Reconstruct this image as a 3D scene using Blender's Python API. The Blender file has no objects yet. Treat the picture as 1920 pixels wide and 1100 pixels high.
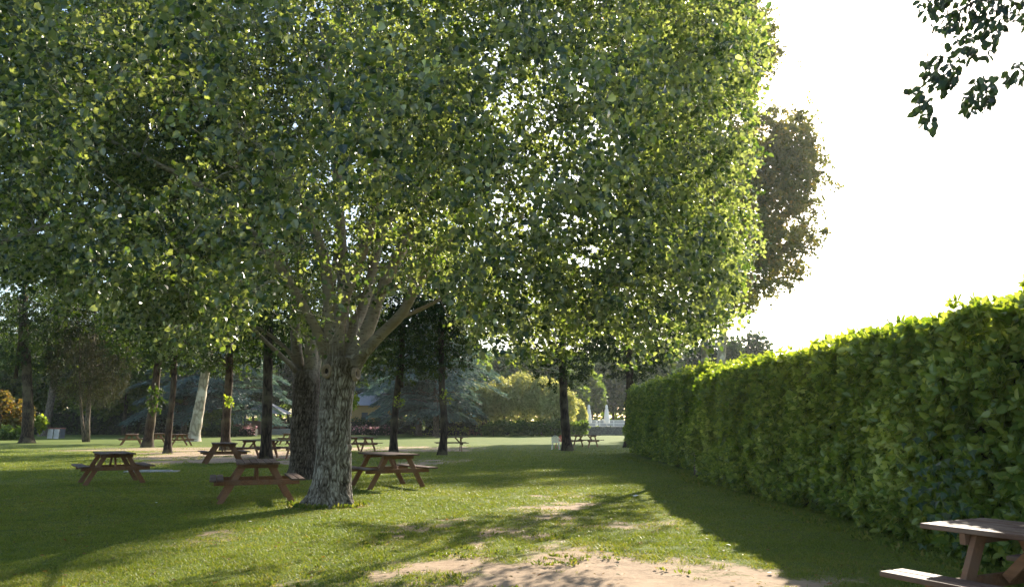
import bpy, math, random
import numpy as np
from mathutils import Vector

# ------------------------------------------------------------------ camera, world, sun, exposure
C = bpy.context.scene.collection
S = bpy.context.scene
CAMH = 1.63; FPX = 1500.0; PITCH = math.atan(243/1500.0)
cd = bpy.data.cameras.new('camera'); cam = bpy.data.objects.new('camera', cd); C.objects.link(cam)
cam.location = (0, 0, CAMH); cam.rotation_euler = (math.radians(90)+PITCH, 0, 0)
cd.sensor_width = 36; cd.lens = FPX/1920*36; cd.clip_start = 0.05; cd.clip_end = 3000
cd.dof.use_dof = True; cd.dof.focus_distance = 15.0; cd.dof.aperture_fstop = 4.0
S.camera = cam
SUN_AZ = math.radians(25); SUN_EL = math.radians(27.2)
W = bpy.data.worlds.new('World'); S.world = W; W.use_nodes = True
nt = W.node_tree; bg = nt.nodes['Background']
sky = nt.nodes.new('ShaderNodeTexSky'); sky.sky_type = 'NISHITA'; sky.sun_disc = False
sky.sun_elevation = SUN_EL; sky.sun_rotation = SUN_AZ; sky.dust_density = 1.2; sky.air_density = 1.0; sky.ozone_density = 1.0
nt.links.new(sky.outputs[0], bg.inputs[0]); bg.inputs[1].default_value = 0.105
sd = bpy.data.lights.new('sun', 'SUN'); sun = bpy.data.objects.new('sun', sd); C.objects.link(sun)
sd.energy = 5.0; sd.angle = math.radians(0.6); sd.color = (1.0, 0.90, 0.74)
sun.location = (20, 80, 60)
SUNV = np.array([math.sin(SUN_AZ)*math.cos(SUN_EL), math.cos(SUN_AZ)*math.cos(SUN_EL), math.sin(SUN_EL)])
sun.rotation_euler = Vector(SUNV).to_track_quat('Z', 'Y').to_euler()
S.view_settings.view_transform = 'Standard'; S.view_settings.look = 'None'
S.view_settings.exposure = 1.68; S.view_settings.gamma = 1.0
S.cycles.max_bounces = 8; S.cycles.transparent_max_bounces = 6
S.cycles.diffuse_bounces = 4; S.cycles.glossy_bounces = 2; S.cycles.transmission_bounces = 4
S.cycles.volume_bounces = 1
HAZE = True

# ------------------------------------------------------------------ helpers
RNG = np.random.default_rng(7); random.seed(7)
FW = np.array([0, math.cos(PITCH), math.sin(PITCH)]); UP = np.array([0, -math.sin(PITCH), math.cos(PITCH)])
CAMP = np.array([0, 0, CAMH])
def ray(px, py):
    return FW + np.array([1, 0, 0])*((px-960)/FPX) + UP*((550-py)/FPX)
def gnd(px, py, z=0.0):
    r = ray(px, py); return CAMP + r*((z-CAMH)/r[2])
def at(px, py, Y):
    r = ray(px, py); return CAMP + r*(Y/r[1])
def proj(P):
    d = P-CAMP; f = np.maximum(d@FW, 1e-3)
    return 960+FPX*d[:, 0]/f, 550-FPX*(d@UP)/f
def pip(x, y, poly):
    n = len(poly); inside = np.zeros(len(x), bool); j = n-1
    for i in range(n):
        xi, yi = poly[i]; xj, yj = poly[j]
        c = ((yi > y) != (yj > y)) & (x < (xj-xi)*(y-yi)/((yj-yi) if yj != yi else 1e-9)+xi)
        inside ^= c; j = i
    return inside
def hsh(i, j, k, s):
    n = (i*73856093) ^ (j*19349663) ^ (k*83492791) ^ (s*2654435761)
    n = (n ^ (n >> 13))*1274126177 & 0xffffffff
    return ((n ^ (n >> 16)) & 0xffff)/65535.0
def noise(P, s=0):
    P = np.asarray(P, float); I = np.floor(P).astype(np.int64); F = P-I; F = F*F*(3-2*F); r = 0
    for a in (0, 1):
        for b in (0, 1):
            for c in (0, 1):
                w = (F[:, 0] if a else 1-F[:, 0])*(F[:, 1] if b else 1-F[:, 1])*(F[:, 2] if c else 1-F[:, 2])
                r = r + w*hsh(I[:, 0]+a, I[:, 1]+b, I[:, 2]+c, s)
    return r
def fbm(P, s=0, o=3):
    r = 0; a = 1; t = 0
    for k in range(o):
        r = r + a*noise(P*2**k, s+k); t += a; a *= .5
    return r/t
def nrm(v): return v/np.maximum(np.linalg.norm(v, axis=-1, keepdims=True), 1e-9)

def raw_mesh(name, V, loops, sizes, smooth=False, attr=None, mat_idx=None):
    me = bpy.data.meshes.new(name)
    V = np.ascontiguousarray(V, np.float32); loops = np.ascontiguousarray(loops, np.int32); sizes = np.ascontiguousarray(sizes, np.int32)
    me.vertices.add(len(V)); me.vertices.foreach_set('co', V.ravel())
    me.loops.add(len(loops)); me.loops.foreach_set('vertex_index', loops)
    me.polygons.add(len(sizes)); st = np.zeros(len(sizes), np.int32); st[1:] = np.cumsum(sizes)[:-1]
    me.polygons.foreach_set('loop_start', st)
    me.polygons.foreach_set('use_smooth', np.full(len(sizes), smooth, bool))
    for k, v in (attr or {}).items():
        a = me.attributes.new(k, 'FLOAT', 'POINT'); a.data.foreach_set('value', np.ascontiguousarray(v, np.float32))
    me.update(calc_edges=True); me.validate()
    return me
class MB:
    """collects boxes, tubes, lathes, prisms; becomes ONE mesh"""
    def __init__(s): s.V = []; s.L = []; s.Z = []; s.n = 0; s.A = []
    def add(s, V, faces, a=0.5):
        V = np.asarray(V, float); s.V.append(V)
        for f in faces: s.L.extend([i+s.n for i in f]); s.Z.append(len(f))
        s.A.append(np.full(len(V), a)); s.n += len(V); return s
    def addq(s, V, Q, a=0.5):
        s.V.append(V); s.L.extend((Q+s.n).ravel().tolist()); s.Z.extend([Q.shape[1]]*len(Q)); s.A.append(np.full(len(V), a)); s.n += len(V)
    def box(s, c, size, rot=None, a=0.5, bev=0.0):
        hx, hy, hz = [q/2 for q in size]
        if bev <= 0:
            V = np.array([[x, y, z] for z in (-hz, hz) for y in (-hy, hy) for x in (-hx, hx)])
            F = [(0, 2, 3, 1), (4, 5, 7, 6), (0, 1, 5, 4), (2, 6, 7, 3), (0, 4, 6, 2), (1, 3, 7, 5)]
        else:
            b = bev; prof = [(-hy+b, -hz), (hy-b, -hz), (hy, -hz+b), (hy, hz-b), (hy-b, hz), (-hy+b, hz), (-hy, hz-b), (-hy, -hz+b)]
            V = [[-hx, y, z] for y, z in prof]+[[hx, y, z] for y, z in prof]; V = np.array(V)
            F = [(i, (i+1) % 8, 8+(i+1) % 8, 8+i) for i in range(8)]; F = [f[::-1] for f in F]+[tuple(range(8))[::1], tuple(range(15, 7, -1))]
            F = [tuple(f) for f in F]
            F = [f[::-1] for f in F]
        if rot is not None: V = V@np.array(rot).T
        return s.add(V+np.array(c), F, a)
    def bar(s, p, q, w, h, a=0.5, bev=0.004, up=(0, 0, 1)):
        p = np.array(p, float); q = np.array(q, float); d = q-p; l = np.linalg.norm(d); d /= l
        u = np.array(up, float)
        if abs(d@u) > .98: u = np.array([1., 0, 0])
        y = np.cross(u, d); y /= np.linalg.norm(y); z = np.cross(d, y)
        return s.box((p+q)/2, (l, w, h), np.stack([d, y, z], 1), a, bev)
    def tube(s, pts, rad, n=8, cap=True, a=0.5):
        P = np.array(pts, float); R = np.broadcast_to(np.array(rad, float), (len(P),))
        T = nrm(np.gradient(P, axis=0)); ref = np.array([0.31, .17, .93]) if abs(T[0][2]) < .8 else np.array([1., .1, 0])
        U = nrm(np.cross(T, ref)); Wd = np.cross(T, U)
        th = np.arange(n)*2*np.pi/n
        V = P[:, None]+R[:, None, None]*(np.cos(th)[None, :, None]*U[:, None]+np.sin(th)[None, :, None]*Wd[:, None])
        V = V.reshape(-1, 3); m = len(P)
        i = np.arange(m-1)[:, None]*n; j = np.arange(n)[None]; k = (j+1) % n
        Q = np.stack([i+j, i+k, i+n+k, i+n+j], -1).reshape(-1, 4)
        s.addq(V, Q, a)
        if cap:
            b = s.n-len(V); s.L.extend(range(b+n-1, b-1, -1)); s.Z.append(n); s.L.extend(range(s.n-n, s.n)); s.Z.append(n)
        return s
    def lathe(s, prof, c=(0, 0, 0), n=16, a=0.5, mod=None):
        th = np.arange(n)*2*np.pi/n; V = []
        for r, z in prof:
            rr = r*(1 if mod is None else mod(th, z)); V.append(np.stack([rr*np.cos(th), rr*np.sin(th), np.full(n, z)], 1))
        V = np.concatenate(V)+np.array(c); m = len(prof)
        i = np.arange(m-1)[:, None]*n; j = np.arange(n)[None]; k = (j+1) % n
        s.addq(V, np.stack([i+j, i+k, i+n+k, i+n+j], -1).reshape(-1, 4), a); return s
    def mesh(s, name, smooth=False):
        return raw_mesh(name, np.concatenate(s.V), s.L, s.Z, smooth, {'rnd': np.concatenate(s.A)})
    def build(s, name, mat, parent=None, smooth=False):
        return link(name, s.mesh(name, smooth), mat, parent)
def link(name, me, mat, parent=None):
    o = bpy.data.objects.new(name, me); C.objects.link(o)
    if mat and not me.materials: me.materials.append(mat)
    if parent: o.parent = parent
    return o
def empty(name, loc=(0, 0, 0), rz=0):
    o = bpy.data.objects.new(name, None); C.objects.link(o); o.location = loc; o.rotation_euler = (0, 0, rz); o.empty_display_size = .2; return o
def tag(o, label=None, cat=None, group=None, kind=None):
    if label: o['label'] = label
    if cat: o['category'] = cat
    if group: o['group'] = group
    if kind: o['kind'] = kind
    return o
def copy_tree(o, parent=None):
    kids = list(o.children); c = o.copy(); C.objects.link(c); c.parent = parent
    for ch in kids: copy_tree(ch, c)
    return c

# ------------------------------------------------------------------ materials
def newmat(name):
    m = bpy.data.materials.new(name); m.use_nodes = True
    n = m.node_tree; p = n.nodes['Principled BSDF']; return m, n, p
def ramp(n, fac, stops):
    r = n.nodes.new('ShaderNodeValToRGB'); e = r.color_ramp.elements
    while len(e) < len(stops): e.new(.5)
    for i, (t, c) in enumerate(stops): e[i].position = t; e[i].color = (*c, 1)
    n.links.new(fac, r.inputs[0]); return r.outputs[0]
def tex(n, kind, scale=1, vec=None, **kw):
    t = n.nodes.new(kind); t.inputs['Scale'].default_value = scale
    for k, v in kw.items():
        if k in t.inputs: t.inputs[k].default_value = v
        else: setattr(t, k, v)
    if vec is not None: n.links.new(vec, t.inputs['Vector'])
    return t
def mapping(n, scale, coord='Object'):
    c = n.nodes.new('ShaderNodeTexCoord'); m = n.nodes.new('ShaderNodeMapping'); m.inputs['Scale'].default_value = scale
    n.links.new(c.outputs[coord], m.inputs[0]); return m.outputs[0]
def mix(n, fac, a, b, blend='MIX'):
    m = n.nodes.new('ShaderNodeMix'); m.data_type = 'RGBA'; m.blend_type = blend
    for s, v in ((0, fac), (6, a), (7, b)):
        if hasattr(v, 'node'): n.links.new(v, m.inputs[s])
        else: m.inputs[s].default_value = v if s == 0 else (*v, 1)
    return m.outputs[2]
def attr(n, name):
    a = n.nodes.new('ShaderNodeAttribute'); a.attribute_name = name; return a.outputs['Fac']
def bump(n, p, h, strength=.3, dist=.02):
    b = n.nodes.new('ShaderNodeBump'); b.inputs['Strength'].default_value = strength; b.inputs['Distance'].default_value = dist
    n.links.new(h, b.inputs['Height']); n.links.new(b.outputs[0], p.inputs['Normal'])
def leafmat(name, stops, trans, back=None, rough=.45, tw=.42, spec=.35):
    m, n, p = newmat(name)
    col = ramp(n, attr(n, 'rnd'), stops)
    if back:
        g = n.nodes.new('ShaderNodeNewGeometry'); col = mix(n, g.outputs['Backfacing'], col, back)
    n.links.new(col, p.inputs['Base Color']); p.inputs['Roughness'].default_value = rough
    p.inputs['Specular IOR Level'].default_value = spec
    t = n.nodes.new('ShaderNodeBsdfTranslucent'); tc = mix(n, 1.0, col, trans, 'MULTIPLY'); n.links.new(tc, t.inputs[0])
    x = n.nodes.new('ShaderNodeMixShader'); x.inputs[0].default_value = tw
    n.links.new(p.outputs[0], x.inputs[1]); n.links.new(t.outputs[0], x.inputs[2])
    n.links.new(x.outputs[0], n.nodes['Material Output'].inputs[0]); return m
M = {}
M['poplar'] = leafmat('poplar_leaf', [(0, (.008, .021, .011)), (.45, (.032, .058, .026)), (.8, (.088, .13, .050)), (.93, (.13, .17, .07)), (1, (.36, .42, .36))], (4.3, 3.95, .9), (.115, .145, .115), .30, .38, .75)
M['hedge'] = leafmat('laurel_leaf', [(0, (.045, .092, .016)), (.4, (.10, .17, .032)), (.75, (.22, .29, .07)), (1, (.42, .48, .19))], (2.4, 2.1, .5), None, .30, .40, .5)
M['hornbeam'] = leafmat('hornbeam_leaf', [(0, (.009, .020, .006)), (.7, (.024, .045, .010)), (1, (.08, .11, .02))], (4.0, 3.8, .8), None, .5, .32)
M['plane'] = leafmat('plane_leaf', [(0, (.07, .085, .03)), (.5, (.12, .135, .045)), (.85, (.21, .18, .06)), (1, (.34, .19, .06))], (2.2, 2.0, .7), None, .5, .42)
M['weeping'] = leafmat('weeping_needle', [(0, (.012, .015, .006)), (.6, (.028, .032, .012)), (1, (.07, .06, .022))], (2, 1.9, .8), None, .6, .3)
M['cedar'] = leafmat('cedar_needle', [(0, (.05, .085, .072)), (.6, (.10, .155, .135)), (1, (.22, .30, .26))], (1.6, 1.8, 1.3), None, .6, .2)
M['pale'] = leafmat('pale_shrub_leaf', [(0, (.18, .21, .06)), (.6, (.40, .43, .20)), (1, (.62, .62, .34))], (1.6, 1.4, .7), None, .6, .35)
M['far'] = leafmat('far_leaf', [(0, (.030, .052, .016)), (.6, (.070, .110, .032)), (1, (.17, .21, .06))], (3.2, 3.1, .9), None, .6, .36)
M['dark'] = leafmat('dark_leaf', [(0, (.016, .030, .012)), (.6, (.03, .05, .018)), (1, (.06, .09, .03))], (2.2, 2.4, 1), None, .6, .3)
M['autumn'] = leafmat('autumn_leaf', [(0, (.07, .085, .02)), (.5, (.13, .12, .03)), (1, (.20, .10, .03))], (2.0, 1.6, .7), None, .6, .4)
M['ivy'] = leafmat('ivy_leaf', [(0, (.016, .042, .020)), (1, (.04, .085, .035))], (1.8, 2, 1), None, .3, .2)
M['lime'] = leafmat('fresh_leaf', [(0, (.10, .16, .03)), (1, (.24, .30, .05))], (2.4, 2.2, .7), None, .5, .45)
M['silhouette'] = leafmat('hackberry_leaf', [(0, (.012, .025, .012)), (1, (.035, .06, .02))], (2.0, 2.0, .8), None, .4, .15)
M['grass'] = leafmat('grass_blade', [(0, (.055, .095, .014)), (.5, (.125, .175, .026)), (.85, (.19, .21, .042)), (1, (.24, .215, .08))], (2.0, 1.8, .7), None, .55, .35)
M['flower'] = leafmat('flower', [(0, (.05, .08, .03)), (.5, (.25, .10, .12)), (1, (.5, .3, .34))], (1.5, 1.5, 1.5), None, .6, .3)
def barkmat(name, lo, hi, sc=(9, 9, 1.6), light=None, st=.6):
    m, n, p = newmat(name); v = mapping(n, sc)
    vo = tex(n, 'ShaderNodeTexVoronoi', 1, v, feature='DISTANCE_TO_EDGE'); no = tex(n, 'ShaderNodeTexNoise', 3, v, Detail=6)
    ma = n.nodes.new('ShaderNodeMath'); ma.operation = 'MULTIPLY'; n.links.new(vo.outputs[0], ma.inputs[0]); n.links.new(no.outputs[0], ma.inputs[1])
    col = ramp(n, ma.outputs[0], [(0, lo), (.12, hi), (.5, tuple(min(1, c*1.35) for c in hi))])
    if light:
        n2 = tex(n, 'ShaderNodeTexNoise', 1.3, mapping(n, (1, 1, 1)), Detail=4); f = ramp(n, n2.outputs[0], [(.5, (0, 0, 0)), (.62, (1, 1, 1))]); col = mix(n, f, col, light)
    n.links.new(col, p.inputs['Base Color']); p.inputs['Roughness'].default_value = .9; p.inputs['Specular IOR Level'].default_value = .15
    bump(n, p, ma.outputs[0], st, .03); return m
M['bark_dark'] = barkmat('dark_bark', (.018, .013, .009), (.075, .055, .038), light=(.11, .09, .055))
M['bark_grey'] = barkmat('grey_bark', (.05, .04, .03), (.20, .16, .12), st=.4)
M['bark_plane'] = barkmat('plane_bark', (.22, .18, .13), (.42, .36, .27), (3, 3, 1.2), light=(.58, .52, .42), st=.15)
def poplar_bark(dk=None):
    m, n, p = newmat('poplar_bark'); f = attr(n, 'furrow'); u = attr(n, 'upper')
    no = tex(n, 'ShaderNodeTexNoise', 38, mapping(n, (1, 1, .45)), Detail=8)
    ma = n.nodes.new('ShaderNodeMath'); ma.operation = 'MULTIPLY_ADD'; n.links.new(no.outputs[0], ma.inputs[0]); ma.inputs[1].default_value = .75; ma2 = n.nodes.new('ShaderNodeMath'); ma2.operation = 'SUBTRACT'
    n.links.new(f, ma2.inputs[0]); ma2.inputs[1].default_value = .32; n.links.new(ma2.outputs[0], ma.inputs[2])
    low = ramp(n, ma.outputs[0], [(.08, (.022, .017, .012)), (.40, (.095, .078, .060)), (.75, (.19, .168, .14)), (1, (.36, .335, .29))])
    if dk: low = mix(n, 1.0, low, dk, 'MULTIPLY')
    # smooth upper bark with dark horizontal lenticel marks
    v = mapping(n, (7, 7, 26)); vo = tex(n, 'ShaderNodeTexVoronoi', 1, v, Randomness=1.0); l = ramp(n, vo.outputs[0], [(.0, (.03, .024, .018)), (.17, (.04, .03, .024)), (.26, (.25, .215, .165)), (1, (.34, .30, .235))])
    n3 = tex(n, 'ShaderNodeTexNoise', 2.2, mapping(n, (1, 1, 1)), Detail=5); l = mix(n, ramp(n, n3.outputs[0], [(.35, (0, 0, 0)), (.7, (1, 1, 1))]), l, (.22, .175, .13))
    col = mix(n, u, low, l); n.links.new(col, p.inputs['Base Color']); p.inputs['Roughness'].default_value = .85; p.inputs['Specular IOR Level'].default_value = .2
    bump(n, p, no.outputs[0], 1.0, .02); return m
M['bark_poplar'] = poplar_bark()
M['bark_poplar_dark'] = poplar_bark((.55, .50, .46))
def woodmat(name, a, b, grey):
    m, n, p = newmat(name); v = mapping(n, (1.2, 16, 16))
    no = tex(n, 'ShaderNodeTexNoise', 2.2, v, Detail=8, Roughness=.65); col = ramp(n, no.outputs[0], [(.3, a), (.7, b)])
    n2 = tex(n, 'ShaderNodeTexNoise', 2.5, mapping(n, (1, 2, 2)), Detail=5)
    f = ramp(n, n2.outputs[0], [(.42, (0, 0, 0)), (.66, (1, 1, 1))]); col = mix(n, f, col, grey)
    r = attr(n, 'rnd'); rr = ramp(n, r, [(0, (.72, .72, .72)), (1, (1.25, 1.2, 1.15))]); col = mix(n, 1.0, col, rr, 'MULTIPLY')
    n.links.new(col, p.inputs['Base Color']); p.inputs['Roughness'].default_value = .72; p.inputs['Specular IOR Level'].default_value = .25
    bump(n, p, no.outputs[0], .4, .006); return m
M['wood_top'] = woodmat('weathered_wood', (.050, .027, .018), (.12, .068, .048), (.16, .115, .088))
M['wood_leg'] = woodmat('stained_wood', (.13, .058, .028), (.26, .13, .066), (.19, .11, .068))
def plain(name, c, rough=.6, metal=0, var=.12, sc=6):
    m, n, p = newmat(name); no = tex(n, 'ShaderNodeTexNoise', sc, mapping(n, (1, 1, 1)), Detail=5)
    col = ramp(n, no.outputs[0], [(.3, tuple(q*(1-var) for q in c)), (.7, tuple(min(1, q*(1+var)) for q in c))])
    n.links.new(col, p.inputs['Base Color']); p.inputs['Roughness'].default_value = rough; p.inputs['Metallic'].default_value = metal
    bump(n, p, no.outputs[0], .15, .01); return m
M['white'] = plain('white_plastic', (.78, .77, .72), .35, var=.05)
M['red'] = plain('red_plastic', (.55, .03, .04), .4)
M['canvas'] = plain('canvas', (.74, .73, .68), .8, var=.05)
M['metal'] = plain('grey_metal', (.30, .30, .30), .4, .8)
M['drum'] = plain('drum_paint', (.62, .62, .62), .45, var=.15, sc=3)
M['drumdark'] = plain('dark_drum_paint', (.10, .11, .13), .5)
M['drumlid'] = plain('rust_red_rim', (.30, .10, .07), .5)
M['blue'] = plain('blue_plastic', (.04, .12, .34), .4)
M['ochre'] = plain('ochre_render', (.46, .30, .10), .9)
M['brick'] = plain('brown_brick', (.16, .085, .06), .9)
M['shutter'] = plain('dark_shutter', (.03, .045, .05), .6)
M['slate'] = plain('roof', (.30, .29, .29), .7)
M['stone'] = plain('rubble_stone', (.17, .16, .14), .95, var=.5, sc=5)
M['concrete'] = plain('concrete', (.34, .33, .31), .9, var=.25, sc=9)
M['paving'] = plain('pale_paving', (.42, .41, .37), .9)
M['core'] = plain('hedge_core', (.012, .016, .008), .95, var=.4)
M['cut'] = plain('cut_wood', (.25, .19, .14), .8, var=.3, sc=20)
M['hollow'] = plain('hollow', (.02, .014, .01), .9)
M['sticker'] = plain('paper', (.72, .72, .70), .8)
M['water'] = plain('pool_water', (.05, .16, .14), .08)
def groundmat():
    m, n, p = newmat('lawn_and_earth'); d = attr(n, 'dirt')
    v = mapping(n, (1, 1, 1)); big = tex(n, 'ShaderNodeTexNoise', .35, v, Detail=5); fine = tex(n, 'ShaderNodeTexNoise', 14, v, Detail=8, Roughness=.75); mid = tex(n, 'ShaderNodeTexNoise', 2.4, v, Detail=6)
    g = ramp(n, fine.outputs[0], [(.3, (.034, .062, .011)), (.55, (.09, .13, .022)), (.75, (.155, .175, .045))])
    g = mix(n, ramp(n, big.outputs[0], [(.42, (0, 0, 0)), (.68, (1, 1, 1))]), g, (.115, .140, .028))
    g = mix(n, ramp(n, mid.outputs[0], [(.55, (0, 0, 0)), (.8, (.6, .6, .6))]), g, (.155, .155, .045))
    e = ramp(n, fine.outputs[0], [(.25, (.17, .12, .082)), (.5, (.31, .225, .155)), (.8, (.44, .335, .24))])
    e = mix(n, ramp(n, mid.outputs[0], [(.4, (0, 0, 0)), (.7, (1, 1, 1))]), e, (.38, .285, .20))
    # dirt amount broken up by fine noise
    a = n.nodes.new('ShaderNodeMath'); a.operation = 'MULTIPLY_ADD'; n.links.new(fine.outputs[0], a.inputs[0]); a.inputs[1].default_value = .9; n.links.new(d, a.inputs[2])
    f = ramp(n, a.outputs[0], [(.80, (0, 0, 0)), (1.05, (1, 1, 1))]) if False else None
    s = n.nodes.new('ShaderNodeMapRange'); n.links.new(a.outputs[0], s.inputs[0]); s.inputs[1].default_value = .78; s.inputs[2].default_value = 1.08
    col = mix(n, s.outputs[0], g, e); n.links.new(col, p.inputs['Base Color']); p.inputs['Roughness'].default_value = .95; p.inputs['Specular IOR Level'].default_value = .1
    bump(n, p, fine.outputs[0], .55, .03); return m
M['ground'] = groundmat()

# ------------------------------------------------------------------ leaves and branches
T_OV = (np.array([[0, 0, 0], [.28, .30, .07], [.68, .26, .05], [1, 0, -.06], [.68, -.26, .05], [.28, -.30, .07]]))
T_POP = (np.array([[0, 0, 0], [.20, .42, .10], [.60, .34, .05], [1, 0, -.10], [.60, -.34, .05], [.20, -.42, .10]]))
T_NAR = (np.array([[0, 0, 0], [.30, .20, .05], [.72, .17, .03], [1, 0, -.05], [.72, -.17, .03], [.30, -.20, .05]]))
T_CLUMP = (np.array([[0, 0, 0], [.15, .5, .15], [.75, .35, .0], [1, -.05, -.18], [.6, -.45, .1], [.2, -.35, -.1]]))
LQ = np.array([[0, 1, 2, 3], [0, 3, 4, 5]])
LQ = LQ[:, ::-1].copy()
def leaves_mesh(name, P, D, N, size, rnd, T=T_OV):
    D = nrm(D); Sd = nrm(np.cross(N, D)); Nn = np.cross(D, Sd); n = len(P)
    V = P[:, None]+size[:, None, None]*(T[None, :, 0:1]*D[:, None]+T[None, :, 1:2]*Sd[:, None]+T[None, :, 2:3]*Nn[:, None])
    F = (np.arange(n)[:, None, None]*6+LQ[None]).reshape(-1)
    return raw_mesh(name, V.reshape(-1, 3), F, np.full(2*n, 4), False, {'rnd': np.repeat(rnd, 6)})
def rdir(n): return nrm(RNG.normal(size=(n, 3)))
def shoot_leaves(T, per, length, size, droop=.5, out=None, up=.45):
    """leaf arrays for clusters of leaves round twig ends T"""
    n = len(T); sd = rdir(n)*1.0; sd[:, 2] -= droop
    if out is not None: sd += out*.9
    sd = nrm(sd); t = RNG.random((n, per)); P = T[:, None]+sd[:, None]*((t-.35)*length)[..., None]+RNG.normal(size=(n, per, 3))*length*.10
    P = P.reshape(-1, 3); m = len(P); D = np.repeat(sd, per, 0)*.5+rdir(m)*.8; D[:, 2] -= .35
    N = rdir(m)*.8; N[:, 2] += up
    s = size*(.6+.7*RNG.random(m)); r = np.clip(np.repeat(RNG.random(n)**1.3, per)*.70+RNG.random(m)*.30-.02, 0, .92)
    return P, D, N, s, r
def grow(mb, mains, levels, n0=6):
    """mains: polylines with radii; levels: (targets, base radius, sides); every target is joined by a curved branch to the nearest wood"""
    NP = []; NR = []; ND = []
    for pts, rad in mains:
        P = np.array(pts, float); R = np.array(rad, float); k = max(2, len(P)*4); t = np.linspace(0, len(P)-1, k); i = np.minimum(t.astype(int), len(P)-2); f = (t-i)[:, None]
        q = P[i]*(1-f)+P[i+1]*f; NP.append(q); NR.append(R[i]*(1-f[:, 0])+R[i+1]*f[:, 0]); ND.append(nrm(np.gradient(q, axis=0)))
    NP = np.concatenate(NP); NR = np.concatenate(NR); ND = np.concatenate(ND)
    for T, r0, sides in levels:
        root = NP.mean(0); order = np.argsort(np.linalg.norm(T-root, axis=1)); T = T[order]; bs = max(24, len(T)//14)
        for b in range(0, len(T), bs):
            tt = T[b:b+bs]; d2 = ((tt**2).sum(1)[:, None]+(NP**2).sum(1)[None]-2*tt@NP.T); d2 = d2+1.2*np.maximum(0, NP[None, :, 2]-tt[:, None, 2])**2
            ix = d2.argmin(1); aP = []; aR = []; aD = []
            for j, t in enumerate(tt):
                p = NP[ix[j]]; L = np.linalg.norm(t-p)
                if L < .05: continue
                c = p+ND[ix[j]]*L*.25+(t-p)*.35+RNG.normal(size=3)*L*.06; c[2] += L*.05
                m = 5 if L > .8 else 4; u = np.linspace(0, 1, m)[:, None]; q = (1-u)**2*p+2*u*(1-u)*c+u*u*t
                ra = min(NR[ix[j]]*.7, r0*(.5+.5*min(1, L/2.0))); rr = np.linspace(ra, max(.0025, ra*.30), m)
                mb.tube(q, rr, sides, cap=False); aP.append(q[1:]); aR.append(rr[1:]); aD.append(nrm(np.gradient(q, axis=0))[1:])
            if aP: NP = np.concatenate([NP]+aP); NR = np.concatenate([NR]+aR); ND = np.concatenate([ND]+aD)
# ---- crown leaves cut along sun rays to light chosen lawn and hedge-top patches
def gp(pts): return [tuple(gnd(x, y)[:2]) for x, y in pts]
LIT = [(gp([(640, 938), (565, 962), (640, 975), (760, 982), (860, 972), (1000, 962), (1085, 972), (1110, 930), (1240, 905), (1235, 893), (1110, 890), (1040, 868), (960, 866), (860, 880), (640, 872)]), .97, 0.),
       (gp([(120, 1040), (330, 1003), (570, 968), (600, 985), (350, 1022), (140, 1052)]), .93, 0.),
       (gp([(380, 962), (560, 925), (590, 950), (400, 978)]), .9, 0.),
       (gp([(690, 1100), (760, 1030), (930, 1005), (1010, 1040), (1130, 1100)]), .12, 0.),
       (gp([(-40, 868), (300, 866), (330, 876), (-40, 884)]), .85, 0.),
       (gp([(880, 985), (1150, 958), (1360, 1000), (1260, 1050), (900, 1045)]), .15, 0.),
       ([(5.3, 9), (7.6, 9), (7.9, 43), (5.6, 43)], .93, 3.0),
       (gp([(-100, 833), (1165, 833), (1165, 814), (-100, 814)]), .8, 0.)]
def sun_keep(P, hedge=1.):
    keep = np.ones(len(P), bool)
    for poly, pr, z in LIT:
        t = (P[:, 2]-z)/SUNV[2]; G = P-SUNV*t[:, None]; j = RNG.normal(size=(len(P), 2))*.22
        pr = pr*hedge if z > 0 else pr
        ins = pip(G[:, 0]+j[:, 0], G[:, 1]+j[:, 1], poly) & (t > 0)
        keep &= ~(ins & (RNG.random(len(P)) < pr))
    return keep

# ------------------------------------------------------------------ ground
def blurpip(X, Y, poly, r):
    s = 0; m = 10
    for k in range(m):
        a = k*2.4; q = r*math.sqrt((k+.5)/m); s = s+pip(X+q*math.cos(a), Y+q*math.sin(a), poly)
    return s/m
DIRT = [(gp([(430, 1150), (560, 1095), (740, 1070), (860, 1040), (930, 1028), (1000, 1040), (1150, 1030), (1330, 1036), (1470, 1062), (1640, 1110), (1500, 1400), (300, 1400)]), .80, 1.7),
        (gp([(640, 1012), (720, 985), (860, 966), (880, 985), (820, 1010), (760, 1030), (690, 1040)]), .62, .6),
        (gp([(860, 1030), (900, 985), (935, 990), (900, 1040)]), .7, .3),
        (gp([(985, 965), (1010, 925), (1090, 918), (1115, 940), (1080, 985), (1010, 1000)]), .66, .7),
        (gp([(500, 1010), (240, 1045), (300, 1010), (520, 985)]), .3, .7),
        (gp([(230, 872), (260, 848), (560, 842), (660, 858), (640, 872), (420, 868)]), .62, 1.0),
        (gp([(60, 846), (60, 838), (560, 836), (900, 836), (900, 846)]), .55, 2.),
        (gp([(660, 878), (800, 856), (900, 862), (760, 885)]), .5, 1.),
        (gp([(900, 1000), (1300, 960), (1340, 985), (1000, 1020)]), .42, .7)]
t1 = at(612, 940, gnd(612, 945)[1])
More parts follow.
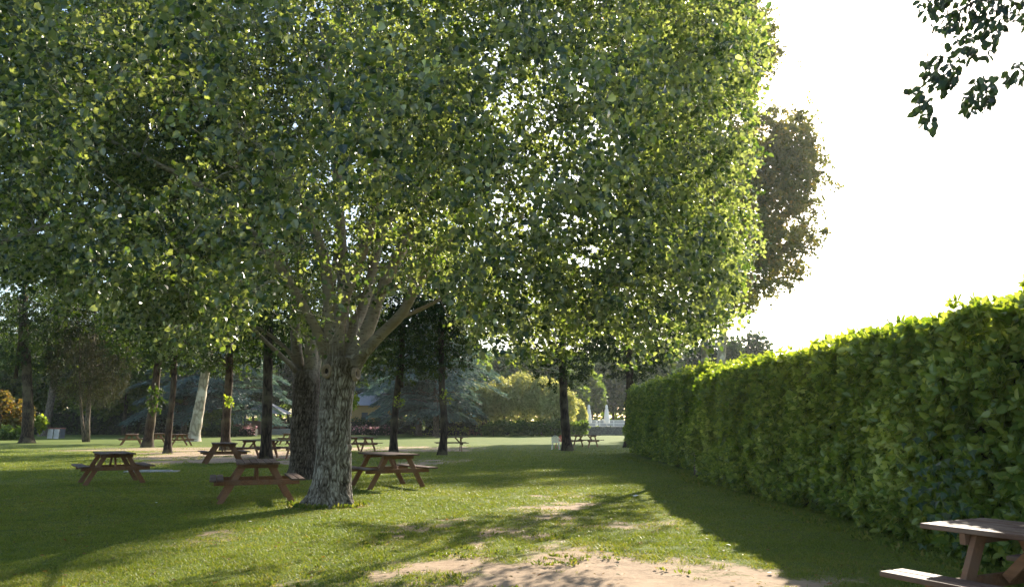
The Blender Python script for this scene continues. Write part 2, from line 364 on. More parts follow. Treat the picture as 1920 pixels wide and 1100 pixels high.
def dirtf(X, Y):
    d = np.zeros(len(X))
    for poly, w, r in DIRT: d = np.maximum(d, w*blurpip(X, Y, poly, r))
    n1 = fbm(np.stack([X*.9, Y*.9, X*0], 1), 3, 4); n2 = fbm(np.stack([X*5, Y*5, X*0], 1), 9, 3)
    n3 = fbm(np.stack([X*2.2, Y*2.2, X*0], 1), 15, 3); d = d*(.6+.8*n1)+(n1-.48)*.5+(n2-.5)*.5+(n3-.5)*.55
    B = gnd(615, 947); d = np.maximum(d, .9-1.4*np.abs(np.hypot(X-B[0], Y-B[1])-.45))
    return np.clip(d, 0, 1)
def hgt(X, Y): return (fbm(np.stack([X*.6, Y*.6, X*0], 1), 21, 3)-.5)*.05
def build_ground():
    xs = np.concatenate([-np.geomspace(500, 13, 26), np.arange(-12.6, 9, .09), np.geomspace(9.2, 500, 26)])
    ys = np.concatenate([np.linspace(-30, 5, 8), np.arange(5.4, 27, .09), np.geomspace(27.3, 700, 90)])
    X, Y = np.meshgrid(xs, ys); X = X.ravel(); Y = Y.ravel(); d = dirtf(X, Y); Z = hgt(X, Y)-.02*np.clip(d*1.3-.3, 0, 1)
    near = (X > -14) & (X < 10) & (Y > 4) & (Y < 28); Z += np.where(near, (fbm(np.stack([X*6, Y*6, X*0], 1), 5, 2)-.5)*.022, 0)
    nx = len(xs); ny = len(ys); i = np.arange(ny-1)[:, None]*nx; j = np.arange(nx-1)[None]
    Q = np.stack([i+j, i+j+1, i+nx+j+1, i+nx+j], -1).reshape(-1)
    me = raw_mesh('ground', np.stack([X, Y, Z], 1), Q, np.full((nx-1)*(ny-1), 4), True, {'dirt': d})
    tag(link('ground', me, M['ground']), kind='structure')
build_ground()
def build_grass():
    n = 1150000; Y = 6.5*(62/6.5)**RNG.random(n); X = (RNG.random(n)*1.45-.72)*Y*1.0; k = (X > -.68*Y) & (X < np.where(Y > 42, 20, 6.2)) & (RNG.random(n) < 1-.95*np.clip((Y-34)/28, 0, 1)); X = X[k]; Y = Y[k]
    d = dirtf(X, Y); cl = fbm(np.stack([X*3, Y*3, X*0], 1), 31, 2)
    k = RNG.random(len(X)) > np.clip((d-.18)*2.2, 0, 1)+.25*(cl < .42); X = X[k]; Y = Y[k]; cl = cl[k]; d = d[k]; m = len(X)
    h = (.015+.020*RNG.random(m)*np.clip(cl*2.2, .4, 1.6))*(1+.012*np.maximum(0, Y-10)); w = (.0032+.0030*RNG.random(m))*(1+.09*np.maximum(0, Y-8))
    w = w*np.clip(1-(Y-30)/60, .5, 1); a = RNG.random(m)*2*np.pi; ln = RNG.normal(size=(m, 2))*.75*h[:, None]; Z = hgt(X, Y)-.004
    B = np.stack([X, Y, Z], 1); sx = np.stack([np.cos(a)*w, np.sin(a)*w, 0*w], 1)
    V = np.stack([B-sx, B+sx, B+np.concatenate([ln, h[:, None]], 1)], 1).reshape(-1, 3)
    r = np.clip(RNG.random(m)*.55+.45*fbm(np.stack([X*.8, Y*.8, X*0], 1), 41, 3)+.30*(RNG.random(m) < .10+np.clip(d, 0, .5)*.9), 0, 1)
    me = raw_mesh('grass', V, np.arange(3*m), np.full(m, 3), False, {'rnd': np.repeat(r, 3)})
    tag(link('grass', me, M['grass']), kind='stuff', label='short green lawn grass with worn patches', cat='grass')
build_grass()

# ------------------------------------------------------------------ the two big poplars
def ridged_bark(V, N, ax, R, seed, top):
    th = np.arctan2(V[:, 1]-ax[1], V[:, 0]-ax[0]); z = V[:, 2]
    wx = (fbm(np.stack([V[:, 0]*3, V[:, 1]*3, z*3.5], 1), seed, 3)-.5)*.16
    c = np.stack([(np.cos(th)*R+wx)*31, (np.sin(th)*R+wx)*31, z*4.5+wx*6], 1)
    f = 1-np.abs(2*noise(c, seed+1)-1)*1.0; f2 = 1-np.abs(2*noise(c*np.array([1.9, 1.9, 2.2]), seed+2)-1)
    fur = np.clip(1-(.65*f**3+.45*f2**3), 0, 1)
    up = np.clip((z-top+(noise(V*np.array([4, 4, 2.]), seed+4)-.5)*.5)/.7, 0, 1)
    amp = .027*(1-up)+.004; return V+N*((fur-.6)*amp)[:, None], fur, up
def trunk_mesh(name, solids, ax, R, seed, top, vox=.017):
    mb = MB()
    for pts, rad in solids:
        P = np.array(pts, float); r = np.array(rad, float); k = (len(P)-1)*6+1; t = np.linspace(0, len(P)-1, k)
        Q = np.stack([np.interp(t, range(len(P)), P[:, a]) for a in range(3)], 1); rr = np.interp(t, range(len(P)), r)
        for _ in range(4): Q[1:-1] = (Q[:-2]+2*Q[1:-1]+Q[2:])/4
        mb.tube(Q, rr, 20)
    o = link('tmp', mb.mesh('tmp'), None)
    md = o.modifiers.new('r', 'REMESH'); md.mode = 'VOXEL'; md.voxel_size = vox
    sm = o.modifiers.new('s', 'SMOOTH'); sm.iterations = 5; sm.factor = .6
    dg = bpy.context.evaluated_depsgraph_get(); me = bpy.data.meshes.new_from_object(o.evaluated_get(dg)); bpy.data.objects.remove(o)
    n = len(me.vertices); V = np.empty(n*3, np.float32); me.vertices.foreach_get('co', V); V = V.reshape(-1, 3).astype(float)
    N = np.empty(n*3, np.float32); me.vertices.foreach_get('normal', N); N = N.reshape(-1, 3)
    # root flare
    th = np.arctan2(V[:, 1]-ax[1], V[:, 0]-ax[0]); rad = np.hypot(V[:, 0]-ax[0], V[:, 1]-ax[1]); z = V[:, 2]
    fl = np.exp(-np.maximum(z, 0)/.20)*(.09+.15*np.maximum(0, np.cos(th*5+1+seed))**2)+.02*np.sin(th*3+z*1.5)*(rad < .6)
    fl = np.where(z < 1.2, fl, 0)
    V[:, 0] += np.cos(th)*fl*(rad > .15); V[:, 1] += np.sin(th)*fl*(rad > .15)
    V, fur, up = ridged_bark(V, N, ax, R, seed, top); me.vertices.foreach_set('co', V.astype(np.float32).ravel())
    for k_, v_ in (('furrow', fur), ('upper', up)):
        a = me.attributes.new(k_, 'FLOAT', 'POINT'); a.data.foreach_set('value', v_.astype(np.float32))
    me.polygons.foreach_set('use_smooth', np.ones(len(me.polygons), bool)); me.update(); me.name = name
    return me
def path(pts, Y, dY=0):
    n = len(pts); return [at(x, y, Y+dY*i/max(1, n-1)) for i, (x, y) in enumerate(pts)]
B1 = gnd(615, 947); Y1 = B1[1]
bole1 = [B1+np.array([0, 0, -.15])]+[at(x, y, Y1) for x, y in ((617, 945), (621, 900), (625, 850), (627, 800), (631, 750), (635, 715), (638, 688), (640, 670))]
bole1r = [.44, .42, .375, .345, .33, .325, .345, .375, .32]
L1 = [(path([(658, 698), (676, 668), (712, 628), (754, 590), (778, 540), (793, 508), (826, 462), (885, 435), (960, 420)], Y1, -1.5), [.17, .135, .115, .105, .10, .09, .075, .05, .03]),
      (path([(640, 700), (656, 678), (684, 630), (700, 590), (712, 547), (744, 488), (780, 410), (800, 330), (805, 230), (850, 120), (870, 20)], Y1, .2), [.2, .18, .155, .14, .13, .12, .11, .09, .07, .05, .03]),
      (path([(645, 690), (660, 620), (682, 575), (695, 528), (705, 470), (735, 400), (760, 300), (820, 200)], Y1, 2.2), [.18, .14, .12, .11, .10, .085, .06, .04]),
      (path([(636, 690), (630, 630), (645, 550), (682, 465), (700, 400), (712, 320), (690, 200), (700, 60)], Y1, -.5), [.2, .15, .14, .13, .11, .09, .07, .04]),
      (path([(632, 690), (640, 620), (645, 540), (637, 416), (630, 300), (622, 180), (600, 40)], Y1, 1.2), [.2, .15, .13, .12, .10, .08, .04]),
      (path([(625, 690), (612, 640), (618, 560), (607, 478), (587, 426), (560, 350), (520, 300), (450, 240), (380, 150)], Y1, -.8), [.2, .14, .12, .11, .10, .08, .07, .05, .03]),
      (path([(620, 680), (590, 610), (540, 520), (470, 430), (380, 350), (280, 300), (160, 240)], Y1, -2.5), [.15, .09, .08, .07, .06, .045, .025]),
      (path([(712, 547), (770, 520), (840, 520), (950, 500), (1060, 470), (1180, 420)], Y1, -2.0), [.09, .06, .05, .045, .035, .02]),
      (path([(744, 488), (800, 380), (900, 300), (1010, 260), (1120, 180), (1220, 90)], Y1, -1.0), [.09, .075, .06, .05, .04, .02]),
      (path([(740, 600), (800, 575), (850, 545), (900, 520), (960, 530)], Y1, -1.5), [.05, .04, .033, .028, .015])]
def smoothstep(a, b, x): t = np.clip((x-a)/(b-a), 0, 1); return t*t*(3-2*t)
BOTX = [-400, 0, 100, 200, 300, 380, 450, 480, 560, 640, 720, 830, 850, 900, 950, 1000, 1060, 1110, 1150, 1200, 1260, 1290, 1380, 1440, 1500]
BOTY = [500, 520, 560, 590, 635, 655, 600, 560, 640, 660, 560, 540, 590, 645, 668, 695, 690, 640, 680, 700, 665, 655, 645, 560, 500]
RY = [-900, 0, 50, 100, 180, 260, 330, 400, 480, 550, 600, 640, 700]
RX = [1380, 1428, 1405, 1440, 1425, 1440, 1425, 1400, 1410, 1392, 1378, 1385, 1370]
def mask1(P, jit=14):
    x, y = proj(P); x = x+RNG.normal(size=len(P))*jit+(fbm(P*1.1, 61, 2)-.5)*150; y = y+RNG.normal(size=len(P))*jit+(fbm(P*1.0, 67, 2)-.5)*150
    ok = (y < np.interp(x, BOTX, BOTY)) & (x < np.interp(y, RY, RX))
    thin = pip(x, y, [(560, 690), (500, 560), (490, 480), (600, 380), (700, 330), (780, 380), (850, 450), (790, 580), (700, 690)]) & (P[:, 1] < Y1+1.0)
    ok &= ~((P[:, 0] > -.8) & (P[:, 1] > 15.3) & (P[:, 1] < 24) & (RNG.random(len(P)) < .86))
    return ok & (~thin | (RNG.random(len(P)) < np.interp(y, [360, 500, 570, 650], [1., .7, .42, .2])))
def crown_pts(n, cx, cy, rx, ry, z0, z1, shell=.5, fl=.35, base=.72):
    out = []; t = 0
    while t < n:
        m = n*3; P = RNG.random((m, 3)); P[:, 0] = cx+(P[:, 0]*2-1)*rx; P[:, 1] = cy+(P[:, 1]*2-1)*ry; P[:, 2] = z0+P[:, 2]*(z1-z0)
        u = (P[:, 2]-z0)/(z1-z0); pr = np.where(u < fl, base+(1-base)*np.sin(np.pi/2*u/fl), np.sqrt(np.maximum(0, 1-((u-fl)/(1-fl))**2.2)))
        q = np.hypot((P[:, 0]-cx)/rx, (P[:, 1]-cy)/ry)/np.maximum(pr, .05)
        bumpy = .86+.28*fbm(P*.45, 77, 2); k = (q < bumpy) & (RNG.random(m) < (1-shell)+shell*smoothstep(.25, .9, q/bumpy+np.where(u > .8, .5, 0)+np.where(u < .12, .5, 0)))
        k &= fbm(P*.8, 55, 2) > .465
        out.append(P[k]); t += k.sum()
    return np.concatenate(out)[:n]
def make_poplar(label, base, boleP, boleR, limbs, seed, crown, maskf, ntw, per, lsz, top, trunk_label=None):
    root = empty('poplar_tree', tuple(base)); bo = np.array(base)
    def rel(pts): return [np.array(p)-bo for p in pts]
    solids = [(rel(boleP), boleR)]+[(rel(p[:7]), r[:7]) for p, r in limbs]
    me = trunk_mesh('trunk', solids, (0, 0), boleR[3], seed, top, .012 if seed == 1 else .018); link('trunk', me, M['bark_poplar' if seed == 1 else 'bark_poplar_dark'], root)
    mains = [(rel(p), r) for p, r in limbs]; mb = MB()
    for p, r in mains: mb.tube(np.array(p)[max(0, 4):], np.array(r)[4:]*.98, 10) if len(p) > 6 else None
    P = crown_pts(int(ntw*1.5), *crown)
    if seed == 1: P = np.concatenate([P, np.array([-1.5, 10.2, 3.4])+RNG.random((900, 3))*np.array([7.5, 5.4, 8.6]), np.array([-2.4, 10.4, 3.2])+RNG.random((2000, 3))*np.array([6.0, 4.2, 7.8])]); P = P[RNG.permutation(len(P))]
    k = maskf(P) & sun_keep(P); P = P[k][:ntw]
    sec = P[RNG.choice(len(P), min(len(P), 70), False)]*1.0; c = np.array([base[0], base[1], 5.]); sec = c+(sec-c)*.72
    ter = P[RNG.choice(len(P), min(len(P), 700), False)]*1.0; ter = c+(ter-c)*.93
    grow(mb, mains, [(sec-bo, .05, 6), (ter-bo, .018, 4), (P-bo, .006, 3)])
    bm = mb.build('branches', M['bark_limb'], root, True)
    L = shoot_leaves(P, per, .62, lsz, .55, nrm(P-c)); k = maskf(L[0], 8) & sun_keep(L[0]); L = [q[k] for q in L]
    r = L[4]; r[RNG.random(len(r)) < .006] = .99; r[(hsh(*(np.floor(L[0]*2.2).astype(np.int64).T), 5) < .022) & (RNG.random(len(r)) < .6)] = .985; L[0] -= bo
    link('crown', leaves_mesh('crown', *L, T=T_POP), M['poplar'], root)
    tag(root, label, 'tree', 'poplars on the lawn'); return root
def limbmat():
    m, n, p = newmat('limb_bark'); v = mapping(n, (7, 7, 26)); vo = tex(n, 'ShaderNodeTexVoronoi', 1, v)
    l = ramp(n, vo.outputs[0], [(.0, (.04, .032, .025)), (.2, (.06, .045, .035)), (.3, (.29, .26, .21)), (1, (.40, .365, .30))]); n.links.new(l, p.inputs['Base Color']); p.inputs['Roughness'].default_value = .8; return m
M['bark_limb'] = limbmat()
pop1 = make_poplar('big spreading poplar nearest the camera with furrowed grey trunk and cut branch scars', B1*np.array([1, 1, 0]), bole1, bole1r, L1, 1, (-2.7, 15.0, 8.8, 8.2, 2.3, 13.5, .55, .30), mask1, 9000, 28, .080, 2.7)
# cut branch scars on the nearest poplar
def scar(c, nrmv, r, parent):
    n = nrm(np.array(nrmv, float)); u = nrm(np.cross(n, [0, 0, 1.])); v = np.cross(u, n); mb = MB(); th = np.arange(20)*2*np.pi/20; rings = []
    for rr, h in ((1.15, -.06), (1.1, .0), (.95, .03), (.72, .025), (.45, -.005), (.28, -.05), (.02, -.07)):
        rings.append(np.array(c)+n*h+rr*r*(np.cos(th)[:, None]*u*.85+np.sin(th)[:, None]*v*1.15))
    V = np.concatenate(rings); i = np.arange(6)[:, None]*20; j = np.arange(20)[None]; k = (j+1) % 20
    Q = np.stack([i+j, i+k, i+20+k, i+20+j], -1).reshape(-1, 4); mb.addq(V-B1*np.array([1, 1, 0]), Q)
    o = mb.build('branch_scar', M['cut'], parent, True); mb = MB(); K = np.array(c)+n*.012*0-n*.012-B1*np.array([1, 1, 0]); mb.addq(np.concatenate([K+n*.0+.40*r*(np.cos(th)[:, None]*u*.6+np.sin(th)[:, None]*v*1.3), K-n*.05+.3*r*(np.cos(th)[:, None]*u*.6+np.sin(th)[:, None]*v*1.3)]), np.stack([np.arange(20), (np.arange(20)+1) % 20, 20+(np.arange(20)+1) % 20, 20+np.arange(20)], -1)); mb.L.extend(range(19, -1, -1)); mb.Z.append(20); mb.build('hollow', M['hollow'], o); return o
scar(at(619, 697, Y1)+np.array([0, -.36, 0]), (-.1, -1, .05), .115, pop1)
scar(at(672, 702, Y1)+np.array([.01, -.22, 0]), (.93, -.45, .1), .11, pop1)
sb = MB(); q = [at(655, 675, Y1)-B1*np.array([1, 1, 0])+np.array([0, -.1, 0]), at(684, 667, Y1)-B1*np.array([1, 1, 0])+np.array([0, -.2, 0])]; sb.tube(q, [.09, .075], 14); sb.build('branch_stub', M['bark_limb'], pop1, True)
scar(at(685, 667, Y1)+np.array([.0, -.2, 0]), (.95, -.3, .1), .085, pop1)

B2 = gnd(572, 897); Y2 = B2[1]
bole2 = [B2+np.array([0, 0, -.15])]+[at(x, y, Y2) for x, y in ((572, 895), (571, 860), (571, 820), (572, 780), (574, 740), (575, 712), (576, 695))]
bole2r = [.48, .46, .44, .42, .40, .40, .41, .34]
L2 = [(path([(583, 705), (584, 660), (578, 609), (566, 547), (564, 465), (551, 410), (515, 300), (480, 180), (470, 40)], Y2, -1), [.22, .20, .185, .17, .15, .13, .10, .07, .04]),
      (path([(562, 705), (556, 660), (553, 600), (552, 540), (530, 480), (500, 440), (440, 360), (400, 260)], Y2, 1), [.2, .17, .15, .12, .10, .09, .07, .04]),
      (path([(588, 705), (600, 650), (618, 580), (628, 500), (640, 400), (650, 280), (640, 120), (650, 0)], Y2, 1), [.17, .14, .12, .11, .10, .09, .06, .03]),
      (path([(562, 705), (550, 688), (522, 662), (500, 642), (472, 612), (440, 590)], Y2, -1.5), [.10, .085, .07, .062, .045, .03]),
      (path([(560, 690), (545, 662), (515, 634), (492, 618), (460, 604), (420, 600), (370, 560)], Y2, -.5), [.09, .07, .06, .05, .045, .04, .02])]
def mask2(P, jit=14):
    x, y = proj(P); x = x+RNG.normal(size=len(P))*jit; y = y+RNG.normal(size=len(P))*jit
    b = np.interp(x, BOTX, BOTY)-np.where((x > 470) & (x < 700), 60, 20)
    thin = pip(x, y, [(500, 700), (480, 480), (560, 330), (640, 330), (660, 500), (640, 690)]) & (P[:, 1] < Y2)
    y = y+(fbm(P*.9, 67, 2)-.5)*120
    return (y < b) & (x < np.interp(y, RY, RX)) & (~thin | (RNG.random(len(P)) < .15))
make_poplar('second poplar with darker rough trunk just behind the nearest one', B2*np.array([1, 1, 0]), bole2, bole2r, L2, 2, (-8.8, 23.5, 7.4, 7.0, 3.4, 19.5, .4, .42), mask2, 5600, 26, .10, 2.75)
# third poplar of the row, its trunk outside the frame at the left
B3 = np.array([-14.5, 15.5, 0.]); V3 = lambda a, b, c: np.array([a, b, c], float)
bole3 = [B3+V3(0, 0, -.1), B3+V3(0, 0, .6), B3+V3(.05, 0, 1.5), B3+V3(.1, 0, 2.3), B3+V3(.1, 0, 2.9)]
L3 = [([B3+V3(.1, 0, 2.6), B3+V3(.8, .3, 4), B3+V3(1.9, .5, 6), B3+V3(3, .6, 8), B3+V3(4, .6, 10)], [.2, .15, .12, .09, .04]),
      ([B3+V3(.1, 0, 2.6), B3+V3(0, -.3, 4.5), B3+V3(-.2, -.6, 7), B3+V3(0, -1, 10), B3+V3(0, -1, 12)], [.2, .16, .13, .09, .04]),
      ([B3+V3(.1, 0, 2.6), B3+V3(-.8, .5, 4), B3+V3(-2, 1, 6), B3+V3(-3.4, 1.5, 8), B3+V3(-4, 1.5, 9)], [.2, .15, .12, .08, .04]),
      ([B3+V3(.2, 0, 2.7), B3+V3(1.6, -.2, 3.6), B3+V3(3.2, -.2, 4.6), B3+V3(5, 0, 5.4), B3+V3(6, 0, 5.8)], [.14, .10, .08, .05, .02])]
make_poplar('leafy poplar at the far left whose trunk stands outside the frame', B3, bole3, [.42, .37, .35, .35, .34], L3, 3, (-13.2, 17.0, 7.2, 7.5, 3.2, 17, .4, .4), mask2, 4000, 28, .10, 2.3)

# ------------------------------------------------------------------ mid-distance trees
def crown_kit(seed, z0, z1, rx, n, per, lsz, mat, tier=0., T=T_OV, bark='bark_dark', droop=.3, fl=.42, base=.25):
    """shared branch and crown meshes around the origin"""
    P = crown_pts(n, 0, 0, rx, rx, z0, z1, .45, fl, base)
    if tier: P[:, 2] = np.round(P[:, 2]/tier)*tier+RNG.normal(size=len(P))*tier*.10-.02*np.hypot(P[:, 0], P[:, 1])**2*.5+np.sin(np.arctan2(P[:, 1], P[:, 0])*3+P[:, 2])*.3
    mb = MB(); c = np.array([0, 0, z0+1.]); mains = [([(0, 0, z0-.5), (0, .1, (z0+z1)/2), (0, 0, z1-.5)], [.14, .09, .02])]
    grow(mb, mains, [(np.stack([P[:90, 0]*.6, P[:90, 1]*.6, P[:90, 2]*.9+.3], 1), .05, 5), (P[:500]*np.array([.9, .9, 1]), .014, 3)])
    mb.tube(mains[0][0], mains[0][1], 8)
    L = shoot_leaves(P, per, .55, lsz, droop, nrm(P-c))
    b = mb.mesh('branches', True); b.materials.append(M[bark]); l = leaves_mesh('crown', *L, T=T); l.materials.append(M[mat]); return b, l
KITS = [crown_kit(1, 3.6, 12.5, 4.2, 1500, 20, .13, 'hornbeam', .55), crown_kit(2, 3.9, 13.5, 3.8, 1500, 20, .13, 'hornbeam', .6), crown_kit(3, 4.2, 15, 5.4, 2200, 22, .14, 'hornbeam', 0)]
def culled(me, M4):
    """own copy of a crown mesh with the leaves removed that would shade the patches chosen to be sunlit"""
    n = len(me.vertices); V = np.empty(n*3, np.float32); me.vertices.foreach_get('co', V); V = V.reshape(-1, 3).astype(float)
    r = np.empty(n, np.float32); me.attributes['rnd'].data.foreach_get('value', r)
    A = np.array(M4); Wd = V@A[:3, :3].T+A[:3, 3]; cc = Wd.reshape(-1, 6, 3)[:, 0]
    k = sun_keep(cc); V = V.reshape(-1, 6, 3)[k].reshape(-1, 3); r = r.reshape(-1, 6)[k].reshape(-1); m = k.sum()
    F = (np.arange(m)[:, None, None]*6+LQ[None]).reshape(-1)
    o = raw_mesh('crown', V, F, np.full(2*m, 4), False, {'rnd': r}); o.materials.append(me.materials[0]); return o
def mid_tree(name, label, px, py, w, mids, kit, bark='bark_dark', sc=1.0, cat='tree', group='trees on the lawn', rz=None, cull=True, dz=1.1, extra=None, ptop=None):
    B = gnd(px, py); Y = B[1]; root = empty(name, (B[0], B[1], 0)); mb = MB(); k = w/FPX*Y/2
    pts = [B+np.array([0, 0, -.1]), B]+[at(x, y, Y) for x, y in mids]; pts = [p-np.array([B[0], B[1], 0]) for p in pts]
    last = pts[-1]; pts.append(last+np.array([0, 0, 1.2]))
    t = np.linspace(0, len(pts)-1, len(pts)*5); A = np.array(pts); Q = np.stack([np.interp(t, range(len(A)), A[:, a]) for a in range(3)], 1)
    for _ in range(4): Q[2:-1] = (Q[1:-2]+2*Q[2:-1]+Q[3:])/4
    h = Q[:, 2]; rr = k*(1-.25*np.clip(h/5, 0, 1))*(1+.45*np.exp(-np.maximum(h, 0)/.25))*(1+.05*np.sin(h*5))
    mb.tube(Q, rr, 14); mb.build('trunk', M[bark], root, True)
    b, l = kit; rz = RNG.random()*6 if rz is None else rz
    from mathutils import Matrix
    loc = Vector((last[0], last[1], dz)); R = Matrix.Translation(Vector((B[0], B[1], 0))+loc)@Matrix.Rotation(rz, 4, 'Z')@Matrix.Scale(sc, 4)
    if cull: l = culled(l, R)
    for nm, me in (('branches', b), ('crown', l)):
        o = link(nm, me, None, root); o.location = loc; o.rotation_euler = (0, 0, rz); o.scale = (sc,)*3
    tag(root, label, cat, group); return root
mid_tree('shade_tree', 'thick dark trunk at the far left that forks above a sunlit foot', 50, 830, 22, [(53, 790), (52, 740), (50, 690), (47, 640), (42, 580)], KITS[2], sc=1.15)
mid_tree('shade_tree', 'leaning dark trunk left of the pale plane tree, with leafy sprouts on it', 276, 838, 18, [(281, 800), (287, 760), (293, 710), (299, 660)], KITS[0], sc=1.15)
mid_tree('shade_tree', 'slim dark trunk with a bend, between the sprouting trunk and the pale plane', 314, 849, 13, [(316, 810), (320, 770), (326, 720), (327, 650)], KITS[1], sc=.95)
mid_tree('plane_tree', 'pale cream plane trunk leaning right behind the far tables on the left', 362, 827, 22, [(369, 790), (378, 740), (386, 690), (392, 640)], KITS[2], 'bark_plane', sc=1.1, rz=1.)
mid_tree('shade_tree', 'upright mossy brown trunk behind the table left of centre', 423, 843, 18, [(423, 800), (427, 750), (430, 700), (430, 650)], KITS[0], sc=1.0)
mid_tree('shade_tree', 'upright mossy trunk between the paired tables and the rough poplar', 499, 866, 21, [(499, 820), (501, 770), (502, 710), (503, 640)], KITS[1], sc=.8)
mid_tree('shade_tree', 'dark curved trunk right of the nearest poplar', 738, 851, 15, [(738, 810), (742, 760), (749, 700), (754, 650)], KITS[0], sc=.85, dz=.9)
mid_tree('shade_tree', 'dark wavy trunk in front of the table at centre', 829, 852, 15, [(833, 810), (832, 770), (828, 720), (827, 650)], KITS[1], sc=.85, dz=.8)
mid_tree('shade_tree', 'thin brown trunk half hidden behind the nearest poplar', 652, 844, 9, [(653, 800), (653, 750), (655, 700), (655, 660)], KITS[0], sc=.8, dz=1.2)
mid_tree('shade_tree', 'dark trunk beside the white plastic chair', 1064, 845, 18, [(1060, 800), (1057, 750), (1055, 700), (1055, 660)], KITS[1], sc=.95, dz=.2)
mid_tree('shade_tree', 'stout leaning trunk behind the metal drums with yellow shoots at its foot', 82, 817, 16, [(88, 790), (96, 750), (103, 700)], KITS[2], 'bark_grey', sc=1.3)
# distant slim trees on the left
for (x, y, w, lb, k, s, bk) in ((180, 806, 7, 'grey trunk in front of the dark hedge, between drums and far bench', 2, 1.1, 'bark_grey'), (243, 811, 7, 'pale grey trunk just left of the blue bins', 2, 1.0, 'bark_grey'),
                      (325, 810, 5, 'thin grey trunk seen left of the pale plane', 2, .9, 'bark_grey'), (459, 814, 5, 'slender pale trunk before the small pavilion', 2, .8, 'bark_plane')):
    mid_tree('distant_tree', lb, x, y, w, [(x+1, 770), (x+3, 720)], KITS[k], bk, s, group='distant trees at the lawn edge', cull=False)
# weeping evergreen with twin brown stems
def weeping():
    B = gnd(160, 828); Y = B[1]; root = empty('weeping_evergreen', (B[0], B[1], 0)); mb = MB(); o = np.array([B[0], B[1], 0])
    for pts, r in (([(163, 829), (164, 790), (168, 740), (174, 650), (180, 560)], [.26, .2, .17, .12, .08]), ([(158, 828), (154, 790), (150, 740), (150, 660), (146, 560)], [.18, .12, .1, .08, .05])):
        mb.tube([at(x, y, Y)-o for x, y in pts], r, 10)
    mb.build('trunk', M['bark_grey'], root, True)
    P = crown_pts(1700, 0, 0, 3.9, 3.9, 3.6, 14, .3, .4, .5); mb = MB()
    grow(mb, [([(0.1, 0, 3), (.4, 0, 7), (.3, 0, 12)], [.14, .1, .03])], [(P[:120]*np.array([.7, .7, 1])+[0, 0, .5], .05, 5), (P[:500], .015, 3)])
    mb.build('branches', M['bark_dark'], root, True)
    L = shoot_leaves(P, 26, 1.1, .13, 2.2, None, .1); L[1][:, 2] -= 1.2
    link('crown', leaves_mesh('crown', *L, T=T_NAR), M['weeping'], root); tag(root, 'brownish weeping evergreen on twin stems left of centre-left tables', 'tree')
weeping()
# trees behind the hedge on the right
def right_tree(name, label, px, Y, w, mids, P, mat, bark, lsz, per, T=T_POP, msk=None, shl=.7):
    r = at(px, 700, Y); B = np.array([r[0], Y, 0.]); root = empty(name, tuple(B)); mb = MB(); k = w/FPX*Y/2
    pts = [B-B+np.array([0, 0, -.1]), np.array([0, 0, .01])]+[at(x, y, Y)-B for x, y in mids]; n = len(pts); rr = [k*1.5]+list(np.linspace(k*1.1, k*.45, n-1))
    mb.tube(pts, rr, 14); mb.build('trunk', M[bark], root, True)
    hk = .15 if Y > 60 else 1.
    k = sun_keep(P, hk) | ((Y > 60) & (P[:, 0] > P[:, 1]*.285) & (P[:, 2] < 37.5))
    if msk is not None: k &= msk(P, 10)
    P = P[k]; c = np.array([B[0], B[1], 5.]); mb = MB(); mb.tube(pts[2:], [q*.97 for q in rr[2:]], 8)
    sec = P[RNG.choice(len(P), 60, False)]; grow(mb, [(pts[2:], rr[2:])], [(c+(sec-c)*.7-B, .07, 6), (P[RNG.choice(len(P), min(len(P), 500), False)]-B, .02, 3)]); mb.build('branches', M['bark_dark'], root, True)
    L = shoot_leaves(P, per, shl, lsz, .4, nrm(P-c)); k = sun_keep(L[0], hk) | ((Y > 60) & (L[0][:, 0] > L[0][:, 1]*.285) & (L[0][:, 2] < 37.5))
    if msk is not None: k &= msk(L[0], 6)
    L = [q[k] for q in L]; L[0] = L[0]-B; link('crown', leaves_mesh('crown', *L, T=T), M[mat], root); tag(root, label, 'tree', 'trees behind the hedge'); return root
def mask4(P, jit=10):
    x, y = proj(P); x = x+RNG.normal(size=len(P))*jit+(fbm(P*.5, 63, 3)-.5)*150; y = y+RNG.normal(size=len(P))*jit
    xr = np.interp(y, [-400, 0, 130, 190, 250, 330, 390, 440, 500, 560, 600], [1400, 1425, 1462, 1500, 1532, 1545, 1548, 1530, 1500, 1440, 1415])
    return (x < xr) & (y < np.interp(x, [1200, 1330, 1440, 1480, 1560], [640, 610, 560, 530, 430]))
right_tree('poplar_tree', 'slender tree with white trunk rising behind the hedge end', 1322, 27, 15, [(1321, 690), (1322, 600), (1322, 520), (1318, 400), (1310, 280)], crown_pts(900, 6.2, 27, 4.0, 3.6, 4.2, 8.5, .3, .3), 'poplar', 'bark_plane', .12, 14, msk=mask1)
right_tree('plane_tree', 'tall brownish plane tree with pale leaning trunk behind the hedge, right of the poplars', 1352, 95, 17, [(1350, 700), (1356, 620), (1362, 560), (1368, 450), (1375, 300)], crown_pts(10500, 26.5, 95, 15.5, 9, 13, 60, .2, .72, .6), 'plane', 'bark_plane', .37, 20, msk=mask4, shl=1.7)
k_dark = crown_kit(5, 4.0, 12, 4.6, 1700, 20, .15, 'hornbeam', .6)
mid_tree('shade_tree', 'dark layered tree behind the end of the hedge', 1180, 838, 18, [(1180, 780), (1181, 700), (1181, 660)], k_dark, sc=.95, group='trees behind the hedge')

